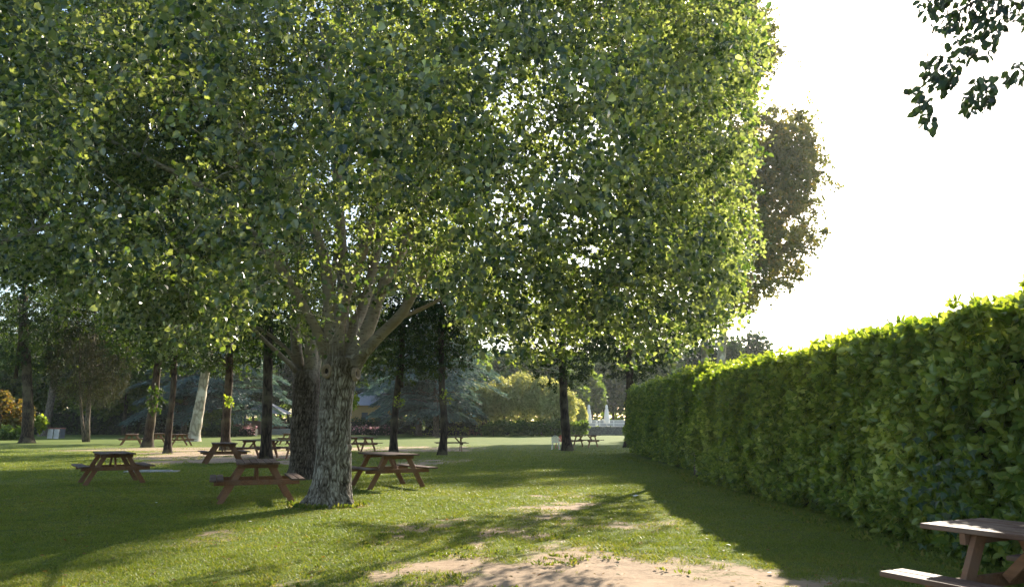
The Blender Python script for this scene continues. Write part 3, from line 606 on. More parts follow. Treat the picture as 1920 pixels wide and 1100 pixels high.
# leafy sprouts on trunks
def sprout(px, py, Y, r, n, label, s=.12, mat='lime'):
    c = at(px, py, Y); P = c+rdir(n)*r*(RNG.random((n, 1))**.4)*np.array([.7, .7, 1.1]); mb = MB()
    root = empty('leafy_sprout', tuple(c)); 
    for p in P[:8]: mb.tube([np.zeros(3)-[0, 0, r], (p-c)*.5, p-c], [.012, .008, .004], 4)
    mb.build('stem', M['bark_dark'], root); L = shoot_leaves(P-c, 6, .3, s, .2)
    link('foliage', leaves_mesh('foliage', *L, T=T_POP), M[mat], root); tag(root, label, 'sprout', 'leafy shoots by the trunks'); return root
sprout(663, 752, 41, .40, 34, 'bright green tuft of leaves showing right of the nearest poplar trunk')
sprout(750, 752, 41.5, .42, 11, 'thin row of yellow-green leaves on the curved dark trunk', .10)
sprout(289, 750, 50, .9, 60, 'leafy sprouts halfway up the leaning dark trunk', .16, 'hornbeam')
sprout(428, 752, 48, .35, 16, 'small leaf tuft on the upright mossy brown trunk', .13)
sprout(836, 745, 41, .4, 9, 'little yellow leaves on the wavy dark trunk', .11)
sprout(77, 793, 88, .8, 60, 'yellow shoots sprouting at the foot of the stout trunk', .35)

# ------------------------------------------------------------------ upper right overhanging branch with its tree beside the camera
def overhang():
    B = np.array([9.6, 6.0, 0]); root = empty('hackberry_tree', tuple(B)); mb = MB()
    mb.tube([(0, 0, -.1), (0, 0, 1), (-.1, .1, 3), (-.4, .1, 4.6), (-1.0, .2, 6.2)], [.3, .24, .2, .17, .1], 14); mb.build('trunk', M['bark_dark'], root, True)
    Y = 6.6; limb = [B+np.array([-.4, .1, 4.6]), at(2350, 20, Y+.3), at(2100, -60, Y+.1), at(1900, -40, Y), at(1800, 20, Y)]
    mb = MB(); mains = [([p-B for p in limb], [.11, .07, .045, .025, .01])]; mb.tube(*mains[0], 8)
    polys = [[(1722, -60), (1722, 20), (1760, 60), (1800, 115), (1850, 110), (1880, 60), (1905, 40), (2000, 80), (2100, 0), (2000, -120)],
             [(1740, 90), (1800, 120), (1795, 160), (1760, 175), (1740, 160), (1725, 130)], [(1715, 190), (1752, 180), (1758, 235), (1742, 245), (1718, 215)],
             [(1800, 195), (1830, 140), (1870, 140), (1872, 190), (1840, 212), (1805, 208)], [(1880, 130), (1930, 100), (1990, 110), (1960, 150), (1890, 155)], [(1690, 165), (1730, 160), (1740, 180), (1700, 182)]]
    P = []
    for pl, n in zip(polys, (1100, 110, 50, 120, 90, 16)):
        c = 0
        while c < n:
            xs = np.array(pl); x = RNG.uniform(xs[:, 0].min(), xs[:, 0].max()); y = RNG.uniform(xs[:, 1].min(), xs[:, 1].max())
            if pip(np.array([x]), np.array([y]), pl)[0]: P.append(at(x, y, Y+RNG.normal()*.22)); c += 1
    P = np.array(P); grow(mb, mains, [(P[::12]-B, .014, 4), (P[::3]-B, .005, 3)]); mb.build('branches', M['bark_dark'], root)
    m = len(P); D = rdir(m)*.55+np.array([-.35, -.1, -.75]); L = (P-B, D, rdir(m)+np.array([0, -.5, .3]), .082*(.65+.6*RNG.random(m)), RNG.random(m))
    # the rest of its crown, outside the frame
    Q = crown_pts(500, 9.6, 5.2, 3.0, 2.6, 4.8, 9, .3, .4); L2_ = shoot_leaves(Q-B, 14, .5, .09, .4); L = [np.concatenate([a, b]) for a, b in zip(L, L2_)]
    x, y = proj(L[0]+B); k = (x > 1925) | (np.arange(len(x)) < m) | (L[0][:, 1]+B[1] < .5); L = [q[k] for q in L]
    link('crown', leaves_mesh('crown', *L, T=T_OV), M['silhouette'], root); tag(root, 'dark twigs and leaves hanging against the white sky at upper right', 'tree')
overhang()

# ------------------------------------------------------------------ hedges
def hedge(name, label, x0, x1, ya, yb, th, h, n, lsz, seed):
    """laurel hedge: face at x0 (ya) .. x1 (yb), leaves on face, top and ends"""
    base = np.array([x0, ya, 0.]); root = empty(name, tuple(base)); mb = MB()
    fx = lambda y: x0+(x1-x0)*(y-ya)/(yb-ya)
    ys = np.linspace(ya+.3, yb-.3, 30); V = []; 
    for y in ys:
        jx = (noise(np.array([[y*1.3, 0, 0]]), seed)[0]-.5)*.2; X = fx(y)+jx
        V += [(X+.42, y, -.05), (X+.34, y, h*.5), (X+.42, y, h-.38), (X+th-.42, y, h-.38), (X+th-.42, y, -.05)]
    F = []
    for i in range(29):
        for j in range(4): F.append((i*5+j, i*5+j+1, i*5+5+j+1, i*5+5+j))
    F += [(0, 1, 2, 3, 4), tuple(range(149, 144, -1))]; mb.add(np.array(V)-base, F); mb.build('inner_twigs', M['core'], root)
    # shoots
    nf = int(n*.66); y = ya+(yb-ya)*RNG.random(nf)**1.15; z = h*RNG.random(nf)**.9; dep = np.abs(RNG.normal(size=nf))*.14
    bul = (fbm(np.stack([y*.8, z*.8, y*0], 1), seed, 3)-.5)*.75+(fbm(np.stack([y*2.6, z*2.6, y*0], 1), seed+3, 2)-.5)*.22
    X = fx(y)-bul+dep-.05*np.sin(z/h*np.pi)+.12*(z < .3); P1 = np.stack([X, y, z], 1); O1 = np.tile([-1., -.25, .45], (nf, 1))
    ntp = int(n*.27); y = ya+(yb-ya)*RNG.random(ntp)**1.15; u = RNG.random(ntp); bt = (fbm(np.stack([y*1.3, u*3, y*0], 1), seed+5, 3)-.5)*.55
    P2 = np.stack([fx(y)+u*th, y, h-.04+bt-np.abs(RNG.normal(size=ntp))*.08+(RNG.random(ntp) < .30)*RNG.random(ntp)*.20], 1); O2 = np.tile([-.15, -.05, 1.], (ntp, 1))
    ne = n-nf-ntp; u = RNG.random(ne); ye = np.where(RNG.random(ne) < .5, ya, yb); P3 = np.stack([fx(ye)+u*th, ye+RNG.normal(size=ne)*.1, h*RNG.random(ne)], 1); O3 = np.stack([u*0-.1, np.where(ye == ya, -1., 1.), u*0+.4], 1)
    P = np.concatenate([P1, P2, P3]); O = nrm(np.concatenate([O1, O2, O3])+RNG.normal(size=(n, 3))*.38)
    per = 6; a = (np.arange(per)*2.4)[None]+RNG.random((n, 1))*6; U = nrm(np.cross(O, [0.3, .8, .1])); Wv = np.cross(O, U)
    rad = np.cos(a)[..., None]*U[:, None]+np.sin(a)[..., None]*Wv[:, None]; el = np.linspace(.15, 1.5, per)[None, :, None]
    D = rad+O[:, None]*el+np.array([0, 0, -.12]); Pn = P[:, None]+O[:, None]*np.linspace(-.02, .035, per)[None, :, None]
    N = O[:, None]*1.0-rad*.5*el+RNG.normal(size=D.shape)*.22
    D = D.reshape(-1, 3); m = len(D); g = fbm(P*np.array([.7, .7, .7]), seed+8, 2)
    r = np.clip(np.repeat(RNG.random(n)*.38+(g-.5)*.5, per)+RNG.random(m)*.45+np.tile(np.linspace(0, .22, per), n), 0, 1)
    s = lsz*(.6+.6*RNG.random(m)); Lp = Pn.reshape(-1, 3)-base
    link('foliage', leaves_mesh('foliage', Lp, D, N.reshape(-1, 3), s, r, T=T_OV), M['hedge'], root); tag(root, label, 'hedge', 'laurel hedges along the right')
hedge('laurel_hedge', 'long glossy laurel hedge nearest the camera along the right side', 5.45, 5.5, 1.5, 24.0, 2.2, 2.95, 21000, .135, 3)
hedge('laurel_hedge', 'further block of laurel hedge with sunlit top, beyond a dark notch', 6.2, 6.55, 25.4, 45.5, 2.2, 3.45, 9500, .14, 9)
def ivy():
    c = at(1700, 925, 9.9); root = None; n = 90; P = np.stack([5.22+RNG.normal(size=n)*.05, c[1]+RNG.normal(size=n)*.35, np.clip(c[2]+RNG.normal(size=n)*.33, .1, 2)], 1)
    D = rdir(n)*.5+np.array([-.2, -.2, -.9]); T5 = np.array([[0, 0, 0], [.15, .55, 0], [.5, .22, .04], [1, 0, -.05], [.5, -.22, .04], [.15, -.55, 0]])
    o = link('ivy', leaves_mesh('ivy', P-c, D, rdir(n)*.3+np.array([-1, -.5, .4]), .10*(.7+.6*RNG.random(n)), RNG.random(n), T=T5), M['ivy']); o.location = tuple(c)
    tag(o, 'dark blue-green ivy leaves climbing the near laurel hedge', 'ivy')
ivy()
# short posts half hidden at the hedge foot
for px, py, lb in ((1312, 893, 'grey weathered stump at the hedge foot near the dark notch'), (1378, 912, 'grey weathered stump at the hedge foot, nearer the camera')):
    g = gnd(px, py); mb = MB(); mb.lathe([(.0, -.05), (.2, -.05), (.185, .1), (.175, .55), (.18, .72), (.15, .76), (0, .74)], n=18, mod=lambda t, z: 1+.05*np.sin(t*5+z*4)); o = mb.build('stump_post', M['bark_grey'], None, True); o.location = (g[0]+.02, g[1], 0); tag(o, lb, 'post', 'stumps along the hedge foot')

# ------------------------------------------------------------------ picnic tables
def make_table():
    """long axis X, benches at +-Y"""
    root = empty('picnic_table'); L = 1.75
    mb = MB()
    for i in range(6): mb.box((RNG.normal()*.004, (i-2.5)*.128, .742), (L, .118, .036), a=RNG.random(), bev=.006)
    mb.build('tabletop', M['wood_top'], root)
    for s in (-1, 1):
        mb = MB()
        for i in range(2): mb.box((RNG.normal()*.004, s*(.66+i*.128), .442), (L, .118, .036), a=RNG.random(), bev=.006)
        mb.build('bench_seat', M['wood_top'], root)
    for s in (-1, 1):
        x = s*.56
        mb = MB(); mb.bar((x, -.37, .685), (x, .37, .685), .042, .075, .4); mb.build('top_batten', M['wood_leg'], root)
        mb = MB(); mb.bar((x, -.77, .385), (x, .77, .385), .042, .09, .6)
        for q in (-.44, -.36, .36, .44): mb.tube([(x+s*.02, q, .385+RNG.normal()*.01), (x+s*.03, q, .385)], .008, 6)
        mb.build('bench_beam', M['wood_leg'], root)
        for t in (-1, 1):
            mb = MB(); xx = x-s*.043; mb.bar((xx, t*.24, .72), (xx, t*.66, -.01), .042, .105, RNG.random(), up=(0, t*.7, .7)); mb.build('leg', M['wood_leg'], root)
        mb = MB(); mb.bar((x-s*.03-s*.03, 0, .40), (x-s*.36, 0, .715), .045, .07, .8); mb.build('brace', M['wood_leg'], root)
    return root
TABLES = [  # px, py of ground centre, heading (deg), scale, label
 (209, 905, 124, 1.0, 'picnic table standing alone on shaded grass at left'),
 (478, 938, 110, 1.0, 'picnic table left of the nearest poplar, end towards the camera'),
 (726, 912, 123, 1.03, 'reddish picnic table just right of the nearest poplar trunk'),
 (418, 868, 116, 1.0, 'picnic table in front of the upright mossy brown trunk'),
 (484, 857, 158, 1.0, 'picnic table left of the two paired by the mossy trunk'),
 (528, 858, 170, 1.0, 'picnic table partly hidden by the rough dark poplar trunk'),
 (246, 834, 112, 1.0, 'far picnic table left of the leaning dark trunk'),
 (296, 832, 130, 1.0, 'far picnic table between the leaning and the bent dark trunks'),
 (336, 835, 128, 1.0, 'far picnic table before the foot of the pale plane'),
 (675, 846, 155, 1.0, 'picnic table beyond the reddish one, right of the thin brown trunk'),
 (846, 845, 8, 1.0, 'picnic table behind the dark wavy trunk at centre'),
 (1098, 838, 148, 1.0, 'picnic table right of the dark trunk with the plastic chairs'),
 (1027, 817, 160, 1.0, 'sunlit distant picnic table left of the plastic chairs'),
 (891, 817, 150, 1.0, 'distant shaded picnic table before the pale shrubs'),
 (217, 808, 5, 1.0, 'distant picnic table before the dark hedge at left'),
 (546, 832, 130, 1.0, 'far picnic table peeping out left of the rough poplar trunk')]
proto = make_table(); first = True
for px, py, a, sc, lb in TABLES:
    t = proto if first else copy_tree(proto); first = False; g = gnd(px, py)
    t.location = (g[0], g[1], .0); t.rotation_euler = (0, 0, math.radians(a)); t.scale = (sc*1.1,)*3; tag(t, lb, 'picnic table', 'wooden picnic tables on the lawn')
t = copy_tree(proto); t.location = (4.1, 6.0, 0); t.rotation_euler = (0, 0, math.radians(-63)); tag(t, 'picnic table cut by the frame at the lower right corner', 'picnic table', 'wooden picnic tables on the lawn')

# ------------------------------------------------------------------ plastic chairs, drums, bins
def make_chair():
    root = empty('plastic_chair'); s = .23
    mb = MB(); mb.box((0, 0, .43), (.44, .44, .02), bev=.008); mb.build('seat', M['white'], root)
    for sx in (-1, 1):
        for sy in (-1, 1):
            mb = MB(); mb.bar((sx*.19, sy*.18, .43), (sx*.24, sy*.24, 0), .045, .03, bev=.006); mb.build('leg', M['white'], root)
        mb = MB(); mb.tube([(sx*.23, -.2, .42), (sx*.26, -.2, .6), (sx*.27, -.1, .655), (sx*.265, .1, .66), (sx*.22, .24, .7)], .018, 8); mb.build('armrest', M['white'], root)
    mb = MB(); th = np.linspace(0, np.pi, 13)
    mb.tube([(.21*np.cos(t), .24+.05*np.sin(t), .44+.42*np.sin(t)**.5 if 0 < t < np.pi else .44) for t in th], .017, 8)
    for i in range(5): x = (i-2)*.07; mb.bar((x, .22, .44), (x*1.05, .285, .82-abs(x)*.35), .056, .014, bev=.002, up=(0, 1, 0))
    mb.build('backrest', M['white'], root, False); return root
ch = make_chair(); g = gnd(1042, 842); ch.location = (g[0], g[1], 0); ch.rotation_euler = (0, 0, math.radians(170)); tag(ch, 'white plastic garden chair beside the dark trunk', 'chair', 'plastic chairs')
c2 = copy_tree(ch); g = gnd(1050.5, 840); c2.location = (g[0], g[1], 0); c2.rotation_euler = (0, 0, math.radians(200)); tag(c2, 'red plastic garden chair behind the white one', 'chair', 'plastic chairs')
for o in c2.children:
    o.data = o.data.copy(); o.data.materials[0] = M['red']
def drum(px, py, mat, lb, tilt):
    g = gnd(px, py); root = empty('metal_drum', (g[0], g[1], 0)); mb = MB()
    mb.lathe([(0, 0), (.25, 0), (.26, .03), (.25, .06), (.25, .38), (.265, .4), (.25, .42), (.25, .74), (.265, .76), (.25, .78), (.25, 1.02)], n=22); mb.build('drum_body', M[mat], root, True)
    mb = MB(); mb.lathe([(.25, 1.02), (.28, 1.03), (.29, 1.10), (.27, 1.13), (.22, 1.14), (.21, 1.0), (0, .98)], n=22); mb.build('rim', M['drumlid'], root, True)
    root.rotation_euler = (0, math.radians(tilt), .3); tag(root, lb, 'drum', 'metal drums used as bins'); return root
drum(93, 821.5, 'drum', 'leftmost pale metal drum by the stout trunk', 2); drum(104.5, 822, 'drum', 'middle pale metal drum of the three', 2.5); drum(116, 821, 'drumdark', 'dark metal drum with rusty rim, rightmost of three', 2)
def bin_(px, mat, lb):
    g = gnd(px, 809.5); root = empty('recycling_bin', (g[0], g[1], 0)); mb = MB(); mb.lathe([(0, 0), (.38, 0), (.42, .2), (.5, 1.0), (.5, 1.05)], n=12); mb.build('bin_body', M['blue'], root, True)
    mb = MB(); mb.lathe([(.52, 1.05), (.53, 1.12), (.4, 1.3), (.15, 1.4), (0, 1.42)], n=12); mb.build('lid', M[mat], root, True); tag(root, lb, 'bin', 'blue recycling bins')
bin_(251, 'white', 'leftmost of the three blue bins at the far lawn edge'); bin_(259.5, 'ochre', 'middle blue bin with ochre lid, far lawn edge'); bin_(268.5, 'blue', 'all-blue bin at the right end of the far three')

# ------------------------------------------------------------------ background plants
def foliage_blob(name, label, cat, cx, cy, blobs, mat, n, lsz, stems=None, bark='bark_dark', group=None, T=T_CLUMP, up=.6, gap=.42, trunk_r=.3, droop=.2):
    """blobs: (dx,dy,z,rx,ry,rz); tree or shrub in one crown mesh with its own stems"""
    root = empty(name, (cx, cy, 0)); P = []; vol = np.array([b[3]*b[4]*b[5] for b in blobs])**(2/3); vol = vol/vol.sum()
    for b, f in zip(blobs, vol):
        m = max(10, int(n*f)); q = rdir(m*2)*(RNG.random((m*2, 1))**.25); sc = 1+.32*(fbm(q*2.2+b[0], 13, 2)-.5)*2
        p = q*sc[:, None]*np.array(b[3:6])+np.array(b[:3]); k = fbm((p+cx)*1.1/max(.6, b[3]*.45), 19, 2) > gap; P.append(p[k][:m])
    P = np.concatenate(P); P = P[P[:, 2] > .05]; m = len(P)
    D = rdir(m); D[:, 2] -= droop; N = rdir(m)*.9; N[:, 2] += up; r = np.clip(RNG.random(m)*.6+.4*fbm(P*1.2, 23, 2), 0, 1)
    mb = MB()
    if stems is None: zt = max(b[2] for b in blobs); mb.tube([(0, 0, -.1), (0, 0, .3), (.1, 0, zt*.4), (0, .1, zt)], [trunk_r*1.4, trunk_r, trunk_r*.8, trunk_r*.2], 9); grow(mb, [([(0, 0, .3), (.1, 0, zt*.4), (0, 0, zt)], [trunk_r, trunk_r*.8, trunk_r*.3])], [(P[RNG.choice(m, min(m, 30))]*.8+np.array([0, 0, zt*.12]), trunk_r*.3, 4)])
    else:
        for st in stems: mb.tube(*st, 7)
    mb.build('trunk' if stems is None else 'stems', M[bark], root, True)
    link('crown', leaves_mesh('crown', P, D, N, lsz*(.5+.9*RNG.random(m)), r, T=T), M[mat], root); tag(root, label, cat, group); return root
def gx(px, Y): return (px-960)/FPX*Y*1.0/math.cos(PITCH)*1.0
def hz(py, Y): return at(960, py, Y)[2]
# pale multi-stemmed shrubs
PS = [(882, 118, 8.0, 3.4), (915, 116, 7.4, 3.0), (948, 114, 8.2, 3.4), (985, 112, 8.8, 3.6), (1020, 110, 8.2, 3.3), (1047, 106, 7.2, 2.6), (1080, 112, 5.0, 1.5)]
NTH = ['first from the left, palest, beside the cedars', 'second from the left, lower and rounder', 'third from the left with a tufted top', 'tallest in the middle of the row', 'olive one just left of the dark trunk', 'thin-stemmed one behind the plastic chairs', 'small yellow one right of the dark trunk']
for (px, Y, h, r), lb in zip(PS, NTH):
    r *= .82; cx = at(px, 800, Y)[0]; bl = [(0, 0, h*.64, r, r, h*.30), (-r*.5, .4, h*.5, r*.7, r*.7, h*.3), (r*.5, -.4, h*.52, r*.7, r*.7, h*.3), (0, -.5, h*.80, r*.6, r*.6, h*.18), (-r*.3, 0, h*.88, r*.35, r*.35, h*.12)]
    st = [([(0, 0, 0), (RNG.normal()*.4, RNG.normal()*.3, 1.2), (a*1.1, 0, h*.6)], [.16, .12, .05]) for a in (-1, -.35, .3, 1)]
    foliage_blob('olive_shrub', 'pale yellow-green multi-stemmed shrub, '+lb, 'shrub', cx, Y, bl, 'pale', 5200, .42, st, group='pale shrubs at the lawn edge', T=T_NAR, up=.9, gap=.36)
# cedars with drooping tiers
def cedar(px, Y, h, r, label, seed, lean=0, zs=2.6):
    h = min(h, (Y-58)*.36); cx = at(px, 800, Y)[0]; root = empty('cedar_tree', (cx, Y, 0)); mb = MB(); mb.tube([(0, 0, -.1), (0, 0, .4), (lean*.4, 0, h*.5), (lean, 0, h)], [.55, .42, .28, .06], 12); mb.build('trunk', M['bark_grey'], root, True)
    mb = MB(); PP = []; OO = []; z = zs
    while z < h:
        nb = 6; ph = RNG.random()*6; rr = r*(1-(z/h)**2.6)*(.65+.6*RNG.random())+.5
        for k in range(nb):
            a = ph+k*2*np.pi/nb+RNG.normal()*.25; L = rr*(.7+.5*RNG.random()); u = np.linspace(0, 1, 6); d = np.array([np.cos(a), np.sin(a)])
            zz = z+L*.16*np.sin(u*2.4)-L*.22*u**2+RNG.normal()*.15; q = np.stack([d[0]*u*L+lean*z/h, d[1]*u*L, zz], 1); mb.tube(q, np.linspace(.09, .015, 6), 5, cap=False)
            m = int(58*L); t = RNG.random(m)**.7; base = np.stack([np.interp(t, u, q[:, c]) for c in range(3)], 1); wd = L*.30*(1-.45*t)*(t > .1); side = np.array([-d[1], d[0], 0]); e = RNG.normal(size=m)*.55
            p = base+side*(wd*e)[:, None]; p[:, 2] += -.10*np.abs(wd*e)-RNG.random(m)*.28-.2*t*RNG.random(m); PP.append(p); OO.append(np.tile([d[0], d[1], -.35], (m, 1))+side*e[:, None]*.7)
        z += 1.05+.5*RNG.random()
    mb.build('branches', M['bark_grey'], root, True); P = np.concatenate(PP); O = np.concatenate(OO); m = len(P)
    N = rdir(m)*.35+np.array([0, 0, 1]); rn = np.clip(RNG.random(m)*.7+.3*fbm(P, seed, 2), 0, 1)
    link('crown', leaves_mesh('crown', P, O+rdir(m)*.3, N, .50*(.5+.8*RNG.random(m)), rn, T=T_NAR), M['cedar'], root); tag(root, label, 'tree', 'blue-green cedars')
cedar(706, 142, 17, 8.5, 'blue-green cedar with drooping tiers left of the dark curved trunk', 3, 0, 6)
cedar(785, 110, 19, 6.8, 'blue-green cedar between the curved and the wavy dark trunks', 4, .4, 3.6)
cedar(752, 131, 17, 6.5, 'rear cedar with a flared trunk foot between curved and wavy trunks', 5, 0, 4.4)
cedar(818, 104, 18, 8.5, 'silvery cedar beside the pale shrubs', 6, -.3)
cedar(848, 122, 15, 6.0, 'hazy cedar behind the wavy dark trunk', 7)
cedar(420, 105, 18, 8.0, 'dark cedar seen right of the pale plane', 8)
cedar(345, 108, 16, 7.5, 'dark cedar seen behind the pale plane', 9)
# broadleaf backdrop, each tree its own
BK = [(-60, 120, 17, 7, 'far', 'leafy tree beyond the left edge of the frame'), (20, 118, 15, 6, 'far', 'sunny green tree behind the autumn shrub'), (75, 135, 20, 7, 'dark', 'tall dark tree behind the stout trunk'),
      (135, 128, 18, 7, 'dark', 'dark tree behind the weeping evergreen'), (190, 140, 20, 7, 'far', 'green tree behind the far bench'), (232, 112, 17, 6.5, 'far', 'grey-green rounded tree left of the blue bins'), (290, 130, 20, 7.5, 'far', 'green tree filling the gap left of the plane trunk'),
      (350, 145, 22, 8, 'dark', 'tall dark tree behind the pale plane trunk'), (395, 132, 17, 6, 'dark', 'dark tree shading the brick house'), (450, 128, 19, 7, 'dark', 'dark tree over the pavilion'), (505, 132, 19, 7, 'dark', 'dark tree behind the rough poplar'),
      (560, 140, 19, 8, 'far', 'green tree hidden behind the poplar trunks'), (640, 145, 21, 8, 'dark', 'dark tree over the ochre house'), (700, 150, 23, 8, 'dark', 'dark tree behind the left cedar'), (770, 150, 22, 8, 'dark', 'dark tree behind the middle cedar'), (835, 150, 22, 8, 'far', 'green tree behind the silvery cedar'),
      (900, 145, 20, 8, 'far', 'bright tree rising over the first pale shrub'), (960, 140, 21, 8.5, 'far', 'bright broad tree over the middle of the shrub row'), (1020, 142, 19, 7.5, 'far', 'bright tree over the olive shrub'), (1075, 150, 17, 6, 'far', 'yellow-green tree left of the umbrellas'),
      (1110, 200, 21, 8, 'far', 'hazy tree behind the umbrellas'), (1150, 210, 23, 9, 'dark', 'hazy dark tree right of the umbrellas'), (1200, 200, 22, 9, 'far', 'hazy tree behind the hedge end'), (1260, 190, 22, 9, 'far', 'hazy tree seen over the far hedge block'),
      (1400, 175, 22, 8.5, 'dark', 'grey hazy tree over the hedge, right of the white trunks'), (1345, 160, 19, 8, 'dark', 'grey hazy tree between the white trunks')]
for px, Y, h, r, mt, lb in BK:
    if 860 < px < 1090: Y += 22; h = 17
    h = min(h, (Y-80)*.45) if px < 1180 else h; r = min(r, h*.48)
    cx = at(px, 800, Y)[0]; bl = [(0, 0, h*.55, r*.95, r*.9, h*.30), (-r*.5, 0, h*.42, r*.7, r*.7, h*.25), (r*.55, .5, h*.45, r*.65, r*.6, h*.24), (r*.1, 0, h*.78, r*.65, r*.65, h*.20), (-r*.3, -1, h*.68, r*.5, r*.5, h*.17), (r*.35, 1, h*.66, r*.5, r*.5, h*.16)]
    foliage_blob('backdrop_tree', lb, 'tree', cx, Y, bl, mt, 7000, .55 if Y < 160 else .75, group='broadleaf trees beyond the lawn', gap=.40)
foliage_blob('autumn_shrub', 'orange and yellow shrub at the left edge', 'shrub', at(8, 800, 84)[0], 84, [(0, 0, 2.6, 2.6, 2.2, 1.7), (-1, 0, 3.9, 1.6, 1.5, 1.2), (1, 0, 1.6, 1.3, 1.2, 1.0)], 'autumn', 2600, .3, [([(.6, 0, 0), (.9, 0, 1.3), (1.2, 0, 2.4)], [.09, .07, .04]), ([(0, 0, 0), (-.2, 0, 1.3), (-.5, 0, 2.6)], [.12, .09, .04])])
foliage_blob('green_shrub', 'low green shrub under the autumn shrub', 'shrub', at(12, 800, 80)[0], 80, [(0, 0, .7, 1.7, 1.2, .8)], 'far', 700, .28, [([(0, 0, 0), (0, 0, .6)], [.05, .03])])
foliage_blob('green_shrub', 'round green bush right of the pale plane trunk', 'shrub', at(392, 800, 100)[0], 100, [(0, 0, 1.6, 2.6, 2, 1.5), (1.6, 0, 2.2, 1.4, 1.2, 1.1)], 'far', 1400, .34, [([(0, 0, 0), (0, 0, 1.6)], [.1, .05])])
foliage_blob('green_shrub', 'dark low bush left of the brick house', 'shrub', at(412, 800, 98)[0], 98, [(0, 0, .7, 2.2, 1.2, .8)], 'dark', 900, .3, [([(0, 0, 0), (0, 0, .6)], [.06, .03])])
def wood_edge(pa, pb, Y, h):
    xa = at(pa, 800, Y)[0]; xb = at(pb, 800, Y)[0]; n = int((xb-xa)*h*7); X = xa+(xb-xa)*RNG.random(n); top = h*(.65+.7*fbm(np.stack([X*.13, X*0, X*0], 1), 91, 3)); P = np.stack([X, Y+RNG.random(n)*5, RNG.random(n)*top], 1)
    tag(link('far_wood', leaves_mesh('far_wood', P, rdir(n), rdir(n)+np.array([0, -.4, .6]), 1.0*(.4+.9*RNG.random(n)), RNG.random(n), T=T_CLUMP), M['far']), 'dense far wood closing the view beyond the lawn', 'wood', kind='stuff')
wood_edge(-150, 1500, 215, 11)
for px, lb in ((925, 'first sunlit low bush under the pale shrubs'), (965, 'second sunlit low bush under the pale shrubs'), (1000, 'third sunlit low bush under the pale shrubs'), (1035, 'low bush behind the plastic chairs'), (1075, 'tiny sunlit bush by the stone wall')):
    foliage_blob('low_bush', lb, 'bush', at(px, 800, 104)[0], 104, [(0, 0, .9, 1.9, 1.2, .9), (1, 0, 1.4, 1.0, .8, .7)], 'far', 800, .3, [([(0, 0, 0), (0, 0, .8)], [.05, .03])], group='bushes under the pale shrubs')
# clipped hedges at the far edge
def far_hedge(label, pa, pb, Y, h, mat='dark', th=1.6, sz=.3, name='clipped_hedge', cat='hedge'):
    xa = at(pa, 800, Y)[0]; xb = at(pb, 800, Y)[0]; root = empty(name, ((xa+xb)/2, Y, 0)); L = xb-xa; n = int(L*h*42)
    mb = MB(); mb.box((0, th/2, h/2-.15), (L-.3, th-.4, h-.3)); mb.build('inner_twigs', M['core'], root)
    P = np.stack([(RNG.random(n)-.5)*L, np.where(RNG.random(n) < .6, RNG.normal(size=n)*.12, RNG.random(n)*th), RNG.random(n)*h], 1); tp = RNG.random(n) < .3; P[tp, 2] = h+RNG.normal(size=tp.sum())*.12; P[tp, 1] = RNG.random(tp.sum())*th
    P[:, 2] = np.minimum(P[:, 2], h+.2); link('foliage', leaves_mesh('foliage', P, rdir(n), rdir(n)+np.array([0, -.6, .7]), sz*(.5+.8*RNG.random(n)), RNG.random(n), T=T_CLUMP), M[mat], root); tag(root, label, cat); return root
far_hedge('long dark clipped hedge at the far left edge of the lawn', -60, 380, 118, 3.4)
far_hedge('dark clipped hedge below the ochre house', 500, 790, 122, 2.2); far_hedge('dark clipped hedge right of the wavy trunk, before the pale shrubs', 795, 930, 121, 2.3)
far_hedge('flower bed with pinkish blooms before the clipped hedge', 640, 735, 113, 1.1, 'flower', 1.4, .22, 'flower_bed', 'flower bed')
far_hedge('flower bed with yellowish plants right of the cedars', 772, 880, 112, 1.0, 'lime', 1.3, .22, 'flower_bed', 'flower bed')
far_hedge('flower bed before the pavilion', 400, 480, 104, 1.2, 'flower', 1.4, .22, 'flower_bed', 'flower bed')
far_hedge('low dark shrubbery under the pale shrubs', 880, 1060, 113, .9, 'dark', 1.5, .3, 'shrubbery', 'shrubbery')
far_hedge('thin green hedge strip beyond the white railing', 1050, 1240, 128, .9, 'far', 1.0, .25)

# ------------------------------------------------------------------ background buildings, wall, railing, umbrellas
def house(name, label, cat, px0, px1, Y, h, wall, roofm, wins, doors=(), depth=8, rh=2.2):
    xa = at(px0, 800, Y)[0]; xb = at(px1, 800, Y)[0]; L = xb-xa; root = empty(name, ((xa+xb)/2, Y, 0))
    mb = MB(); mb.box((0, depth/2, h/2), (L, depth, h)); mb.build('wall', M[wall], root)
    mb = MB(); V = [(-L/2-.5, -.5, h), (L/2+.5, -.5, h), (L/2+.5, depth+.5, h), (-L/2-.5, depth+.5, h), (-L/2+1, depth/2, h+rh), (L/2-1, depth/2, h+rh)]
    mb.add(V, [(0, 1, 5, 4), (1, 2, 5), (2, 3, 4, 5), (3, 0, 4), (3, 2, 1, 0)]); mb.build('roof', M[roofm], root)
    for (wx, wz, ww, wh, fm) in wins:
        mb = MB(); 
        for s in (-1, 1): mb.box((wx+s*(ww/2+.05), -.04, wz), (.1, .1, wh+.2)); mb.box((wx, -.04, wz+s*(wh/2+.05)), (ww, .1, .1))
        f = mb.build('window', M[fm], root); mb = MB(); mb.box((wx, -.02, wz), (ww, .04, wh)); mb.build('shutter', M['shutter'], f)
    for (wx, ww, wh) in doors: mb = MB(); mb.box((wx, -.03, wh/2), (ww, .08, wh)); mb.build('door', M['shutter'], root)
    tag(root, label, cat); return root
